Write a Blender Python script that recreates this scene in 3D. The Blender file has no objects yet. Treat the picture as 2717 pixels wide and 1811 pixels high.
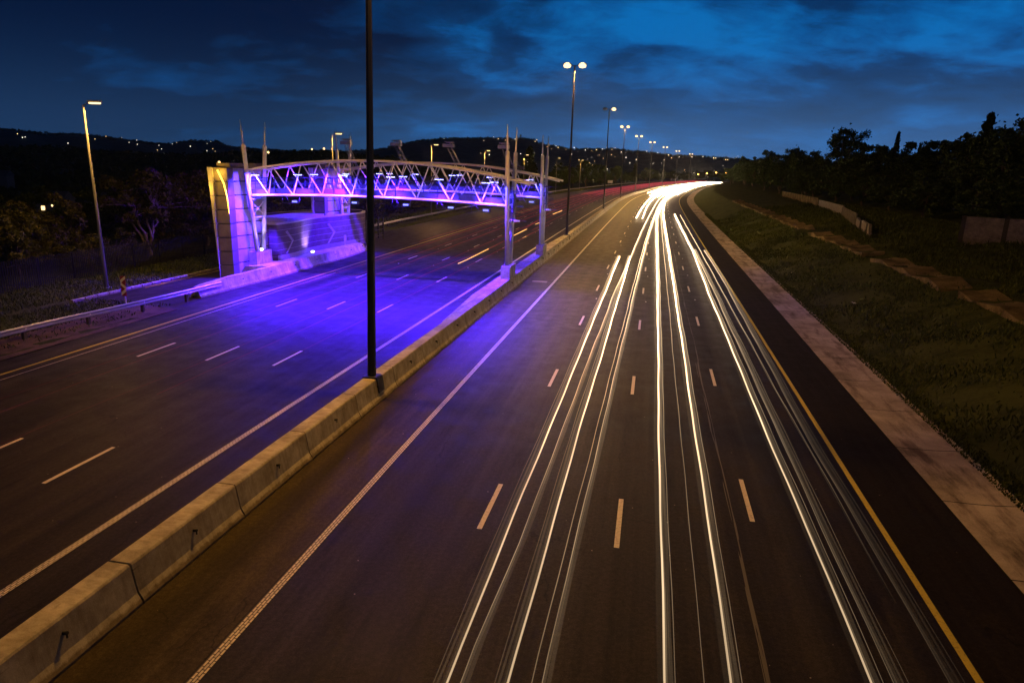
import bpy, math, random
import numpy as np
from mathutils import Vector, Matrix

random.seed(7)
rng = np.random.default_rng(11)
scene = bpy.context.scene
COL = scene.collection
PI = math.pi

# ------------------------------------------------------------------ road axis
SK = np.array([0, 40, 80, 120, 170, 220, 300, 400, 520.])
KAP = np.array([7.60988709e-04, -8.87118426e-05, 4.07262034e-05, 9.17556276e-05, 9.39335418e-05,
                1.07701861e-03, 1.80502648e-04, 4.65971449e-04, 4.65971417e-04])
PSI0 = 0.18049591
_s = np.arange(-60, 1000, 1.0)
_k = np.interp(_s, SK, KAP)
_k[_s < 0] = 0.0
_psi = np.cumsum(_k)
_psi = PSI0 + _psi - np.interp(0, _s, _psi)
_x = np.cumsum(np.sin(_psi)); _y = np.cumsum(np.cos(_psi))
_x -= np.interp(0, _s, _x); _y -= np.interp(0, _s, _y)


def psi(s): return float(np.interp(s, _s, _psi))


def P(s, d, z=0.0):
    a = psi(s)
    return Vector((float(np.interp(s, _s, _x)) + d * math.cos(a), float(np.interp(s, _s, _y)) - d * math.sin(a), z))


def along(s): a = psi(s); return Vector((math.sin(a), math.cos(a), 0))
def across(s): a = psi(s); return Vector((math.cos(a), -math.sin(a), 0))


UP = Vector((0, 0, 1))
RZ = np.array([(10.9, 0.06), (11.6, .15), (14, 1.2), (17.3, 2.6), (19.2, 2.75), (22, 3.1), (28, 3.9), (45, 5.2), (90, 7), (160, 9), (300, 9)])
LZ = np.array([(-400, -12), (-200, -10), (-100, -6), (-60, -1.5), (-42, 0), (-36, .12), (-34.3, .12)])


def gz(s, d):
    if d > 10.9: return float(np.interp(d, RZ[:, 0], RZ[:, 1]))
    if d < -34.3: return float(np.interp(d, LZ[:, 0], LZ[:, 1]))
    if d < -27.6 and s < 34: return 0.05
    return -0.03


# ------------------------------------------------------------------ materials
def mat(name):
    m = bpy.data.materials.new(name); m.use_nodes = True
    nt = m.node_tree; b = nt.nodes['Principled BSDF']
    return m, nt, b


def N(nt, t, **kw):
    n = nt.nodes.new(t)
    for k, v in kw.items(): setattr(n, k, v)
    return n


def ramp(nt, fac, stops):
    r = N(nt, 'ShaderNodeValToRGB')
    e = r.color_ramp.elements
    while len(e) < len(stops): e.new(0.5)
    for i, (p, c) in enumerate(stops):
        e[i].position = p; e[i].color = (c[0], c[1], c[2], 1)
    nt.links.new(fac, r.inputs[0])
    return r


def noise(nt, vec, scale, detail=4, rough=0.55):
    n = N(nt, 'ShaderNodeTexNoise'); n.inputs['Scale'].default_value = scale
    n.inputs['Detail'].default_value = detail; n.inputs['Roughness'].default_value = rough
    if vec is not None: nt.links.new(vec, n.inputs['Vector'])
    return n


def bump(nt, b, h, strength, dist=0.02):
    n = N(nt, 'ShaderNodeBump'); n.inputs['Strength'].default_value = strength; n.inputs['Distance'].default_value = dist
    nt.links.new(h, n.inputs['Height']); nt.links.new(n.outputs[0], b.inputs['Normal'])


def mottled(name, c0, c1, rough=.8, scale=2.0, metal=0.0, bstr=.3, fine=40.0, lo=.3, hi=.7, coord='Object', spec=None):
    m, nt, b = mat(name)
    b.inputs['Specular IOR Level'].default_value = spec if spec is not None else (.5 if rough < .56 else .12 if rough < .9 else .03)
    tc = N(nt, 'ShaderNodeTexCoord')
    n1 = noise(nt, tc.outputs[coord], scale, 8, .65)
    n2 = noise(nt, tc.outputs[coord], fine, 3, .6)
    mx = N(nt, 'ShaderNodeMath', operation='MULTIPLY_ADD'); mx.inputs[1].default_value = .35
    nt.links.new(n2.outputs[0], mx.inputs[0]); nt.links.new(n1.outputs[0], mx.inputs[2])
    r = ramp(nt, mx.outputs[0], [(lo + .15, c0), (hi + .2, c1)])
    nt.links.new(r.outputs[0], b.inputs['Base Color'])
    b.inputs['Roughness'].default_value = rough; b.inputs['Metallic'].default_value = metal
    if bstr: bump(nt, b, n2.outputs[0], bstr, .01)
    return m


def emis(name, col, strength):
    m, nt, b = mat(name)
    b.inputs['Base Color'].default_value = (0, 0, 0, 1)
    b.inputs['Emission Color'].default_value = (*col, 1); b.inputs['Emission Strength'].default_value = strength
    return m


def plain(name, col, rough=.5, metal=0.0):
    return mottled(name, [c * .85 for c in col], [c * 1.12 for c in col], rough, 3.0, metal, .05, 60)


def trail_mat(name, col):
    m = bpy.data.materials.new(name); m.use_nodes = True
    nt = m.node_tree; nt.nodes.clear()
    at = N(nt, 'ShaderNodeAttribute'); at.attribute_name = 'glow'
    em = N(nt, 'ShaderNodeEmission'); em.inputs[0].default_value = (*col, 1)
    nt.links.new(at.outputs['Fac'], em.inputs[1])
    tr = N(nt, 'ShaderNodeBsdfTransparent')
    ad = N(nt, 'ShaderNodeAddShader'); nt.links.new(em.outputs[0], ad.inputs[0]); nt.links.new(tr.outputs[0], ad.inputs[1])
    o = N(nt, 'ShaderNodeOutputMaterial'); nt.links.new(ad.outputs[0], o.inputs[0])
    return m


def asphalt(name, base, seam=True):
    m, nt, b = mat(name)
    L = nt.links.new
    uv = N(nt, 'ShaderNodeUVMap')
    sp = N(nt, 'ShaderNodeSeparateXYZ'); L(uv.outputs[0], sp.inputs[0])
    tc = N(nt, 'ShaderNodeTexCoord')
    grain = noise(nt, tc.outputs['Object'], 34, 2, .7)
    grit = N(nt, 'ShaderNodeTexVoronoi'); grit.inputs['Scale'].default_value = 55; L(tc.outputs['Object'], grit.inputs['Vector'])
    mid = noise(nt, tc.outputs['Object'], 1.1, 6, .6)
    mp = N(nt, 'ShaderNodeMapping'); mp.inputs['Scale'].default_value = (2.2, .03, 1); L(uv.outputs[0], mp.inputs[0])
    streak = noise(nt, mp.outputs[0], 1.0, 5, .6)
    # wheel paths: two darker polished bands in each lane
    w = N(nt, 'ShaderNodeMath', operation='MULTIPLY'); w.inputs[1].default_value = 2 * PI / 1.66; L(sp.outputs[0], w.inputs[0])
    ws = N(nt, 'ShaderNodeMath', operation='SINE'); L(w.outputs[0], ws.inputs[0])

    def madd(a, k, c):
        n = N(nt, 'ShaderNodeMath', operation='MULTIPLY_ADD'); n.inputs[1].default_value = k; L(a, n.inputs[0])
        if hasattr(c, 'links'): L(c, n.inputs[2])
        else: n.inputs[2].default_value = c
        return n.outputs[0]
    v = madd(grain.outputs[0], 1.3, -.65)
    v = madd(noise(nt, tc.outputs['Object'], 9, 4, .8).outputs[0], 2.0, madd(v, 1.0, -1.0))
    v = madd(mid.outputs[0], .9, v)
    v = madd(streak.outputs[0], 1.9, -.4) if False else madd(streak.outputs[0], 1.8, madd(v, 1.0, -.35))
    v = madd(ws.outputs[0], .10, v)
    v = madd(grit.outputs['Distance'], .35, v)
    dark = [c * .35 for c in base]; lite = [c * 2.1 for c in base]
    r = ramp(nt, madd(v, .62, -.22), [(.05, dark), (.5, base), (.95, lite)])
    col = r.outputs[0]

    def over(fac, c, mode='MIX'):
        n = N(nt, 'ShaderNodeMix', data_type='RGBA', blend_type=mode); L(fac, n.inputs[0]); L(col, n.inputs[6]); n.inputs[7].default_value = (*c, 1); return n.outputs[2]
    # oil drips down the middle of lanes, patches of newer tar, light grit
    st = N(nt, 'ShaderNodeMapping'); st.inputs['Scale'].default_value = (1.3, .16, 1); L(uv.outputs[0], st.inputs[0])
    oil = ramp(nt, noise(nt, st.outputs[0], 1.0, 7, .7).outputs[0], [(.54, (0, 0, 0)), (.66, (.75,) * 3)]); col = over(oil.outputs[0], (.38, .36, .38), 'MULTIPLY')
    pm = N(nt, 'ShaderNodeMapping'); pm.inputs['Scale'].default_value = (.301, .045, 1); L(uv.outputs[0], pm.inputs[0])
    pv_ = N(nt, 'ShaderNodeTexVoronoi', distance='CHEBYCHEV'); pv_.inputs['Scale'].default_value = 1; L(pm.outputs[0], pv_.inputs['Vector'])
    ps = N(nt, 'ShaderNodeSeparateXYZ'); L(pv_.outputs['Color'], ps.inputs[0]); pr = ramp(nt, ps.outputs[0], [(.0, (0, 0, 0)), (.75, (0, 0, 0)), (.76, (.5,) * 3)]); col = over(pr.outputs[0], (.6, .58, .6), 'MULTIPLY')
    cm = N(nt, 'ShaderNodeMapping'); cm.inputs['Scale'].default_value = (.42, .10, 1); L(uv.outputs[0], cm.inputs[0])
    wn = noise(nt, tc.outputs['Object'], 1.3, 4, .6); wv = N(nt, 'ShaderNodeVectorMath', operation='SCALE'); wv.inputs['Scale'].default_value = .22; L(wn.outputs['Color'], wv.inputs[0])
    wa = N(nt, 'ShaderNodeVectorMath', operation='ADD'); L(cm.outputs[0], wa.inputs[0]); L(wv.outputs[0], wa.inputs[1])
    ce = N(nt, 'ShaderNodeTexVoronoi', feature='DISTANCE_TO_EDGE'); ce.inputs['Scale'].default_value = 1; L(wa.outputs[0], ce.inputs['Vector'])
    ck = ramp(nt, ce.outputs['Distance'], [(.0, (1, 1, 1)), (.008, (0, 0, 0))]); cmk = ramp(nt, noise(nt, cm.outputs[0], 1.7, 3, .5).outputs[0], [(.50, (0, 0, 0)), (.58, (.8,) * 3)])
    cf = N(nt, 'ShaderNodeMath', operation='MULTIPLY'); L(ck.outputs[0], cf.inputs[0]); L(cmk.outputs[0], cf.inputs[1]); col = over(cf.outputs[0], (.006, .0055, .005))
    g2 = N(nt, 'ShaderNodeTexVoronoi'); g2.inputs['Scale'].default_value = 1.6; L(tc.outputs['Object'], g2.inputs['Vector'])
    gl = N(nt, 'ShaderNodeMath', operation='LESS_THAN'); gl.inputs[1].default_value = .028; L(g2.outputs['Distance'], gl.inputs[0]); col = over(gl.outputs[0], (.26, .22, .17))
    # sealed cracks: thin wandering pale line along the lane joint
    if seam:
        sv = noise(nt, mp.outputs[0], 2.5, 3, .6)
        dd = madd(sv.outputs[0], .5, -.25 - 2.78); dsh = N(nt, 'ShaderNodeMath', operation='ADD'); L(sp.outputs[0], dsh.inputs[0]); L(dd, dsh.inputs[1])
        ab = N(nt, 'ShaderNodeMath', operation='ABSOLUTE'); L(dsh.outputs[0], ab.inputs[0])
        lt = N(nt, 'ShaderNodeMath', operation='LESS_THAN'); lt.inputs[1].default_value = .022; L(ab.outputs[0], lt.inputs[0])
        mx = N(nt, 'ShaderNodeMix', data_type='RGBA'); L(lt.outputs[0], mx.inputs[0]); L(col, mx.inputs[6]); mx.inputs[7].default_value = (.13, .12, .11, 1)
        # newer blacker surfacing on the shoulder past the yellow line
        gt = N(nt, 'ShaderNodeMath', operation='GREATER_THAN'); gt.inputs[1].default_value = 6.72; L(sp.outputs[0], gt.inputs[0])
        hs = N(nt, 'ShaderNodeMix', data_type='RGBA'); L(gt.outputs[0], hs.inputs[0]); L(mx.outputs[2], hs.inputs[6])
        dk = N(nt, 'ShaderNodeMix', data_type='RGBA', blend_type='MULTIPLY'); dk.inputs[0].default_value = 1; L(mx.outputs[2], dk.inputs[6]); dk.inputs[7].default_value = (.55, .52, .55, 1)
        L(dk.outputs[2], hs.inputs[7])
        # paler sandy surfacing on the strip between the barrier and the white line
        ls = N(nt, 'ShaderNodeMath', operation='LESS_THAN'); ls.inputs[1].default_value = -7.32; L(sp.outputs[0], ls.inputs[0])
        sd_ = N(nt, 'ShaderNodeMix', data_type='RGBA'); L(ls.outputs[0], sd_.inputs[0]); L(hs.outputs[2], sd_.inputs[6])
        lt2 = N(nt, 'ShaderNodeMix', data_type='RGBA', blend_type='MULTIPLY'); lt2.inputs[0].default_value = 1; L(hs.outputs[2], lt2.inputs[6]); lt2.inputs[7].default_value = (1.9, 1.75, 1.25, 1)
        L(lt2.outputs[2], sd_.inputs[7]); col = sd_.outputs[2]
    L(col, b.inputs['Base Color'])
    rr = ramp(nt, mid.outputs[0], [(.3, (.46,) * 3), (.75, (.66,) * 3)])
    if seam:
        ro = N(nt, 'ShaderNodeMath', operation='MULTIPLY_ADD', use_clamp=True); L(gt.outputs[0], ro.inputs[0]); ro.inputs[1].default_value = .3; L(rr.outputs[0], ro.inputs[2]); L(ro.outputs[0], b.inputs['Roughness'])
    else: L(rr.outputs[0], b.inputs['Roughness'])
    b.inputs['Specular IOR Level'].default_value = .09
    bump(nt, b, grain.outputs[0], .35, .012)
    return m


def paint(name, col, dotted=False):
    m, nt, b = mat(name); L = nt.links.new
    tc = N(nt, 'ShaderNodeTexCoord')
    n = noise(nt, tc.outputs['Object'], 14, 5, .7)
    r = ramp(nt, n.outputs[0], [(.25, [c * .35 for c in col]), (.5, col)])
    out = r.outputs[0]
    if dotted:
        uv = N(nt, 'ShaderNodeUVMap')
        br = N(nt, 'ShaderNodeTexBrick')
        br.inputs['Scale'].default_value = 1.0; br.inputs['Brick Width'].default_value = .16; br.inputs['Row Height'].default_value = .066
        br.inputs['Mortar Size'].default_value = .014; br.inputs['Mortar Smooth'].default_value = .4
        br.inputs['Color1'].default_value = (1, 1, 1, 1); br.inputs['Color2'].default_value = (.8, .8, .8, 1); br.inputs['Mortar'].default_value = (.12, .1, .08, 1)
        sw = N(nt, 'ShaderNodeSeparateXYZ'); L(uv.outputs[0], sw.inputs[0])
        cb = N(nt, 'ShaderNodeCombineXYZ'); L(sw.outputs[1], cb.inputs[0]); L(sw.outputs[0], cb.inputs[1])
        L(cb.outputs[0], br.inputs['Vector'])
        mx = N(nt, 'ShaderNodeMix', data_type='RGBA', blend_type='MULTIPLY'); mx.inputs[0].default_value = 1
        L(out, mx.inputs[6]); L(br.outputs[0], mx.inputs[7]); out = mx.outputs[2]
        bump(nt, b, br.outputs[0], .6, .02)
    L(out, b.inputs['Base Color']); b.inputs['Roughness'].default_value = .6
    return m


def leafmat(name, c0, c1):
    m, nt, b = mat(name); L = nt.links.new
    g = N(nt, 'ShaderNodeNewGeometry')
    r = ramp(nt, g.outputs['Random Per Island'], [(0, c0), (1, c1)])
    L(r.outputs[0], b.inputs['Base Color']); b.inputs['Roughness'].default_value = .7; b.inputs['Specular IOR Level'].default_value = .12
    return m


def brickmat(name, c1, c2, mortar, sx=.24, sy=.085):
    m, nt, b = mat(name); L = nt.links.new
    tc = N(nt, 'ShaderNodeTexCoord'); sp = N(nt, 'ShaderNodeSeparateXYZ'); L(tc.outputs['Object'], sp.inputs[0])
    ad = N(nt, 'ShaderNodeMath', operation='ADD'); L(sp.outputs[0], ad.inputs[0]); L(sp.outputs[1], ad.inputs[1])
    cb = N(nt, 'ShaderNodeCombineXYZ'); L(ad.outputs[0], cb.inputs[0]); L(sp.outputs[2], cb.inputs[1])
    br = N(nt, 'ShaderNodeTexBrick'); br.inputs['Scale'].default_value = 1; br.inputs['Brick Width'].default_value = sx; br.inputs['Row Height'].default_value = sy
    br.inputs['Mortar Size'].default_value = .012
    for k, c in (('Color1', c1), ('Color2', c2), ('Mortar', mortar)): br.inputs[k].default_value = (*c, 1)
    L(cb.outputs[0], br.inputs['Vector'])
    n = noise(nt, tc.outputs['Object'], 2.5, 6, .7)
    r = ramp(nt, n.outputs[0], [(.3, (.45, .45, .45)), (.7, (1.2, 1.2, 1.2))])
    mx = N(nt, 'ShaderNodeMix', data_type='RGBA', blend_type='MULTIPLY'); mx.inputs[0].default_value = 1
    L(br.outputs[0], mx.inputs[6]); L(r.outputs[0], mx.inputs[7]); L(mx.outputs[2], b.inputs['Base Color'])
    b.inputs['Roughness'].default_value = .9; bump(nt, b, br.outputs[0], .5, .02)
    return m


def barrier_mat():
    m = mottled('barrier_concrete', (.30, .27, .23), (.68, .62, .53), .85, 1.6, 0, .5, 45)
    nt = m.node_tree; b = nt.nodes['Principled BSDF']; L = nt.links.new; base = b.inputs['Base Color'].links[0].from_socket
    tc = N(nt, 'ShaderNodeTexCoord'); sp = N(nt, 'ShaderNodeSeparateXYZ'); L(tc.outputs['Object'], sp.inputs[0])
    oi = N(nt, 'ShaderNodeObjectInfo')
    va = N(nt, 'ShaderNodeVectorMath', operation='ADD'); cbn = N(nt, 'ShaderNodeCombineXYZ'); L(oi.outputs['Random'], cbn.inputs[1]); sc = N(nt, 'ShaderNodeVectorMath', operation='SCALE'); sc.inputs['Scale'].default_value = 60; L(cbn.outputs[0], sc.inputs[0])
    L(tc.outputs['Object'], va.inputs[0]); L(sc.outputs[0], va.inputs[1])
    out = base
    for scl, k, lo, hi, dark in (((3, 9, .7), 1.0, .40, .58, (.84, .82, .78)), ((2.5, .55, 9), 1.0, .66, .73, (.50, .47, .45)), ((1.2, 1.2, 1.2), 1.3, .38, .62, (.72, .70, .66)), ((30, 30, 30), 1.0, .26, .34, (.55, .52, .48))):
        mp = N(nt, 'ShaderNodeMapping'); mp.inputs['Scale'].default_value = scl; L(va.outputs[0], mp.inputs[0])
        n = noise(nt, mp.outputs[0], k, 5, .65)
        r = ramp(nt, n.outputs[0], [(lo, dark if k != 1.0 or scl[0] != 2.5 else (1, 1, 1)), (hi, (1, 1, 1) if not (k == 1.0 and scl[0] == 2.5) else dark)])
        mx = N(nt, 'ShaderNodeMix', data_type='RGBA', blend_type='MULTIPLY'); mx.inputs[0].default_value = 1; L(out, mx.inputs[6]); L(r.outputs[0], mx.inputs[7]); out = mx.outputs[2]
    # grit and splash line along the foot
    nz = noise(nt, va.outputs[0], 5, 5, .7); ad = N(nt, 'ShaderNodeMath', operation='MULTIPLY_ADD'); L(nz.outputs[0], ad.inputs[0]); ad.inputs[1].default_value = -.22; L(sp.outputs[2], ad.inputs[2])
    rf = ramp(nt, ad.outputs[0], [(-.0, (.50, .45, .38)), (.05, (1, 1, 1))])
    mx = N(nt, 'ShaderNodeMix', data_type='RGBA', blend_type='MULTIPLY'); mx.inputs[0].default_value = 1; L(out, mx.inputs[6]); L(rf.outputs[0], mx.inputs[7])
    L(mx.outputs[2], b.inputs['Base Color']); return m


def gutter_mat():
    m = mottled('gutter_concrete', (.16, .135, .125), (.50, .43, .40), .9, .55, 0, .4, 30)
    nt = m.node_tree; b = nt.nodes['Principled BSDF']; L = nt.links.new; base = b.inputs['Base Color'].links[0].from_socket
    uv = N(nt, 'ShaderNodeUVMap'); sp = N(nt, 'ShaderNodeSeparateXYZ'); L(uv.outputs[0], sp.inputs[0])

    def mt(op, a, k):
        n = N(nt, 'ShaderNodeMath', operation=op)
        for i, v in enumerate((a, k)):
            if hasattr(v, 'links'): L(v, n.inputs[i])
            else: n.inputs[i].default_value = v
        return n.outputs[0]
    jf = mt('LESS_THAN', mt('FRACT', mt('DIVIDE', sp.outputs[1], 4.0), 0), .011)
    tc = N(nt, 'ShaderNodeTexCoord'); mp = N(nt, 'ShaderNodeMapping'); mp.inputs['Scale'].default_value = (1.2, .22, 1); L(uv.outputs[0], mp.inputs[0])
    st = noise(nt, mp.outputs[0], 1.1, 7, .7); sr = ramp(nt, st.outputs[0], [(.36, (.45, .42, .42)), (.50, (1, 1, 1))])
    m1 = N(nt, 'ShaderNodeMix', data_type='RGBA', blend_type='MULTIPLY'); m1.inputs[0].default_value = 1; L(base, m1.inputs[6]); L(sr.outputs[0], m1.inputs[7])
    m2 = N(nt, 'ShaderNodeMix', data_type='RGBA'); L(jf, m2.inputs[0]); L(m1.outputs[2], m2.inputs[6]); m2.inputs[7].default_value = (.03, .027, .025, 1)
    L(m2.outputs[2], b.inputs['Base Color']); return m


M = dict(
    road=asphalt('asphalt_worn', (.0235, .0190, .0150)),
    road2=asphalt('asphalt_left', (.0245, .0195, .0165), False),
    white=paint('road_paint_white', (.62, .54, .44)), whited=paint('road_paint_profiled', (.80, .72, .60), True),
    yellow=paint('road_paint_yellow', (.55, .43, .02)),
    concrete=barrier_mat(),
    gutter=gutter_mat(),
    drain=mottled('drain_concrete', (.03, .025, .017), (.22, .17, .10), .95, .8, 0, .6, 12),
    ground=mottled('earth_and_grass', (.008, .014, .003), (.050, .058, .016), .95, .55, 0, .9, 7, .28, .55),
    dirt=mottled('verge_dirt', (.05, .035, .025), (.16, .11, .075), .95, .8, 0, .9, 16),
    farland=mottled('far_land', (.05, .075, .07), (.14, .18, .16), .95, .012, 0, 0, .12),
    dark_steel=plain('dark_steel', (.045, .043, .042), .5, .4),
    galv=plain('galvanised_steel', (.42, .42, .43), .42, .75),
    white_steel=plain('white_painted_steel', (.80, .79, .78), .38),
    grey_steel=plain('grey_painted_steel', (.34, .35, .40), .5),
    blue_steel=plain('dark_blue_steel', (.05, .05, .09), .5, .2), fence=plain('fence_steel', (.012, .012, .014), .7), brick_dim=brickmat('brick_dim', (.16, .12, .11), (.11, .08, .075), (.14, .13, .12)), pole=plain('pole_steel', (.17, .17, .17), .6, .1), walk=plain('walkway_steel', (.10, .10, .11), .6),
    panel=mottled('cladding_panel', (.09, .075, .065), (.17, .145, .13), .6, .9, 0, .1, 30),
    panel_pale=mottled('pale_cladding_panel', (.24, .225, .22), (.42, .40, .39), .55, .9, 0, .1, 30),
    bld=mottled('building_panel', (.060, .045, .050), (.115, .085, .095), .65, 1.2, 0, .1, 30),
    bldline=plain('pale_panel_joint', (.34, .32, .33), .6),
    bldroof=mottled('roof_membrane', (.20, .15, .15), (.32, .25, .24), .8, 1.4),
    bark=mottled('bark', (.05, .04, .03), (.14, .11, .085), .9, 4, 0, .6, 20),
    palebark=mottled('pale_bark', (.07, .055, .045), (.17, .14, .11), .85, 4, 0, .5, 20),
    leaf=leafmat('leaf_dark', (.018, .032, .010), (.060, .085, .024)),
    leaf_b=leafmat('leaf_lamplit_brown', (.022, .026, .008), (.075, .066, .024)),  # leaves browned for the lamplight on the left trees
    leaf_y=leafmat('leaf_yellow_green', (.030, .036, .008), (.10, .095, .026)),
    conifer=leafmat('conifer_needles', (.012, .022, .010), (.040, .055, .022)),
    grass=leafmat('grass_blades', (.012, .024, .005), (.085, .100, .026)),
    brick=brickmat('brick', (.27, .19, .17), (.17, .12, .11), (.26, .24, .22)),
    precast=mottled('precast_panel', (.07, .06, .055), (.15, .13, .12), .9, 1.5),
    red=plain('sign_red', (.20, .012, .012), .5), signwhite=plain('sign_white', (.75, .73, .68), .45),
    post=plain('timber_post', (.06, .05, .045), .8),
    house=plain('house_wall', (.16, .16, .17), .8), roof=plain('house_roof', (.10, .11, .13), .7),
    sodium=emis('sodium_lamp', (1, .66, .26), 3.2), sodium_far=emis('far_sodium_lamp', (1, .50, .10), 9),
    bluelamp=emis('blue_lamp', (.30, .32, 1), 14), uplamp=emis('ground_lamp', (.75, .68, 1), 14),
    gold=emis('gold_streak_glow', (1, .60, .06), 5.0), litbox=emis('lit_reader_face', (.25, .28, 1), 2.2),
    wlight=emis('town_light_white', (1, .9, .72), 3.0), olight=emis('town_light_amber', (1, .62, .25), 3.0),
    trail=trail_mat('headlight_trail_light', (1, .70, .40)), redtrail=trail_mat('tail_light_trail_light', (1, .07, .10)),
    orange=trail_mat('indicator_light', (1, .52, .14)),
)


# ------------------------------------------------------------------ mesh building
class MB:
    def __init__(s): s.v = []; s.f = []; s.uv = []; s.glow = []; s.smooth = []

    def quadgrid(s, rows, uvs=None, smooth=False):
        n0 = len(s.v); nc = len(rows[0])
        for r in rows: s.v += [tuple(p) for p in r]
        if uvs: s.uv += [u for r in uvs for u in r]
        for i in range(len(rows) - 1):
            for j in range(nc - 1):
                a = n0 + i * nc + j
                s.f.append((a, a + 1, a + nc + 1, a + nc)); s.smooth.append(smooth)

    def box(s, c, ax, ay, az):
        c, ax, ay, az = Vector(c), Vector(ax), Vector(ay), Vector(az)
        n = len(s.v)
        for k in (-1, 1):
            for j in (-1, 1):
                for i in (-1, 1): s.v.append(tuple(c + ax * i + ay * j + az * k))
        flip = ax.cross(ay).dot(az) < 0
        for q in ((0, 2, 3, 1), (4, 5, 7, 6), (0, 1, 5, 4), (2, 6, 7, 3), (0, 4, 6, 2), (1, 3, 7, 5)):
            s.f.append(tuple(n + i for i in (q[::-1] if flip else q))); s.smooth.append(False)

    def abox(s, x0, x1, y0, y1, z0, z1):
        s.box(((x0 + x1) / 2, (y0 + y1) / 2, (z0 + z1) / 2), ((x1 - x0) / 2, 0, 0), (0, (y1 - y0) / 2, 0), (0, 0, (z1 - z0) / 2))

    def tube(s, pts, rad, n=10, caps=True, smooth=True, glow=None):
        pts = [Vector(p) for p in pts]
        if not hasattr(rad, '__len__'): rad = [rad] * len(pts)
        n0 = len(s.v); ref = None
        for i, p in enumerate(pts):
            t = (pts[min(i + 1, len(pts) - 1)] - pts[max(i - 1, 0)]).normalized()
            if ref is None: ref = Vector((1, 0, 0)) if abs(t.x) < .8 else Vector((0, 1, 0))
            u = (ref - t * ref.dot(t)).normalized(); w = t.cross(u); ref = u
            for k in range(n):
                a = 2 * PI * k / n
                s.v.append(tuple(p + (u * math.cos(a) + w * math.sin(a)) * rad[i]))
                if glow is not None: s.glow.append(glow[i])
        for i in range(len(pts) - 1):
            for k in range(n):
                a = n0 + i * n + k; b = n0 + i * n + (k + 1) % n
                s.f.append((a, b, b + n, a + n)); s.smooth.append(smooth)
        if caps:
            s.f.append(tuple(n0 + k for k in range(n))[::-1]); s.smooth.append(False)
            s.f.append(tuple(n0 + (len(pts) - 1) * n + k for k in range(n))); s.smooth.append(False)

    def prism(s, poly, z0, z1):
        n = len(s.v); k = len(poly)
        s.v += [(p[0], p[1], z0) for p in poly] + [(p[0], p[1], z1) for p in poly]
        for i in range(k):
            j = (i + 1) % k; s.f.append((n + i, n + j, n + k + j, n + k + i)); s.smooth.append(False)
        s.f.append(tuple(range(n + k, n + 2 * k))); s.f.append(tuple(range(n, n + k))[::-1]); s.smooth += [False, False]

    def extrude_y(s, prof, y0, y1):
        n = len(s.v); k = len(prof)
        s.v += [(x, y0, z) for x, z in prof] + [(x, y1, z) for x, z in prof]
        for i in range(k):
            j = (i + 1) % k; s.f.append((n + j, n + i, n + k + i, n + k + j)); s.smooth.append(False)
        s.f.append(tuple(range(n, n + k))); s.f.append(tuple(range(n + k, n + 2 * k))[::-1]); s.smooth += [False, False]

    def mesh(s, name, off=None):
        me = bpy.data.meshes.new(name)
        v = s.v if off is None else [(a[0] - off[0], a[1] - off[1], a[2] - off[2]) for a in s.v]
        me.from_pydata(v, [], s.f)
        me.polygons.foreach_set('use_smooth', s.smooth)
        if s.uv:
            l = me.uv_layers.new(name='UVMap'); idx = np.empty(len(me.loops), int); me.loops.foreach_get('vertex_index', idx)
            l.data.foreach_set('uv', np.array(s.uv, float)[idx].ravel())
        if s.glow:
            at = me.attributes.new('glow', 'FLOAT', 'POINT'); at.data.foreach_set('value', s.glow)
        me.update()
        return me

    def build(s, name, m, parent=None, local=False, loc=None, label=None, **kw):
        off = None
        if not local:
            off = WL.get(parent.name, (0, 0, 0)) if parent is not None else (loc if loc is not None else tuple(np.mean(np.array(s.v), 0) * np.array([1, 1, 0]) + np.array([0, 0, min(p[2] for p in s.v)])))
        o = bpy.data.objects.new(name, s.mesh(name, off)); COL.objects.link(o)
        o.data.materials.append(m)
        if parent is not None: o.parent = parent; WL[o.name] = WL.get(parent.name, (0, 0, 0))
        elif not local: o.location = off; WL[o.name] = tuple(off)
        if label: o['label'] = label
        for k, v in kw.items(): o[k] = v
        return o


WL = {}


def thing(name, label, cat, loc, group=None, rz=0.0):
    o = bpy.data.objects.new(name, None); COL.objects.link(o); o.empty_display_size = .3
    o.location = loc; o.rotation_euler.z = rz; WL[o.name] = tuple(loc)
    o['label'] = label; o['category'] = cat
    if group: o['group'] = group
    return o


def copy_tree(o, parent=None):
    c = o.copy(); COL.objects.link(c)
    if parent is not None: c.parent = parent
    for ch in list(o.children): copy_tree(ch, c)
    return c


def struct(o): o['kind'] = 'structure'; return o


def strip(name, m, s0, s1, d0, d1, z, step=2.0, nd=1, kind=True):
    f0 = d0 if callable(d0) else (lambda s: d0); f1 = d1 if callable(d1) else (lambda s: d1); fz = z if callable(z) else (lambda s, d: z)
    mb = MB(); n = max(1, int(round((s1 - s0) / step)))
    rows = []; uvs = []
    for i in range(n + 1):
        s = s0 + (s1 - s0) * i / n; r = []; u = []
        for j in range(nd + 1):
            d = f0(s) + (f1(s) - f0(s)) * j / nd
            r.append(P(s, d, fz(s, d))); u.append((d, s))
        rows.append(r); uvs.append(u)
    mb.quadgrid(rows, uvs)
    for i, f in enumerate(mb.f): mb.f[i] = f
    o = mb.build(name, m, loc=(0, 0, 0))
    if kind: struct(o)
    return o


def light(kind, name, loc, energy, col, parent=None, **kw):
    l = bpy.data.lights.new(name, kind); l.energy = energy; l.color = col
    for k, v in kw.items(): setattr(l, k, v)
    o = bpy.data.objects.new(name, l); COL.objects.link(o)
    if parent is not None:
        w = WL[parent.name]; o.parent = parent; o.location = Vector(loc) - Vector(w)
    else: o.location = loc
    return o


def aim(o, d): o.rotation_euler = Vector(d).to_track_quat('-Z', 'Y').to_euler()


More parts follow.
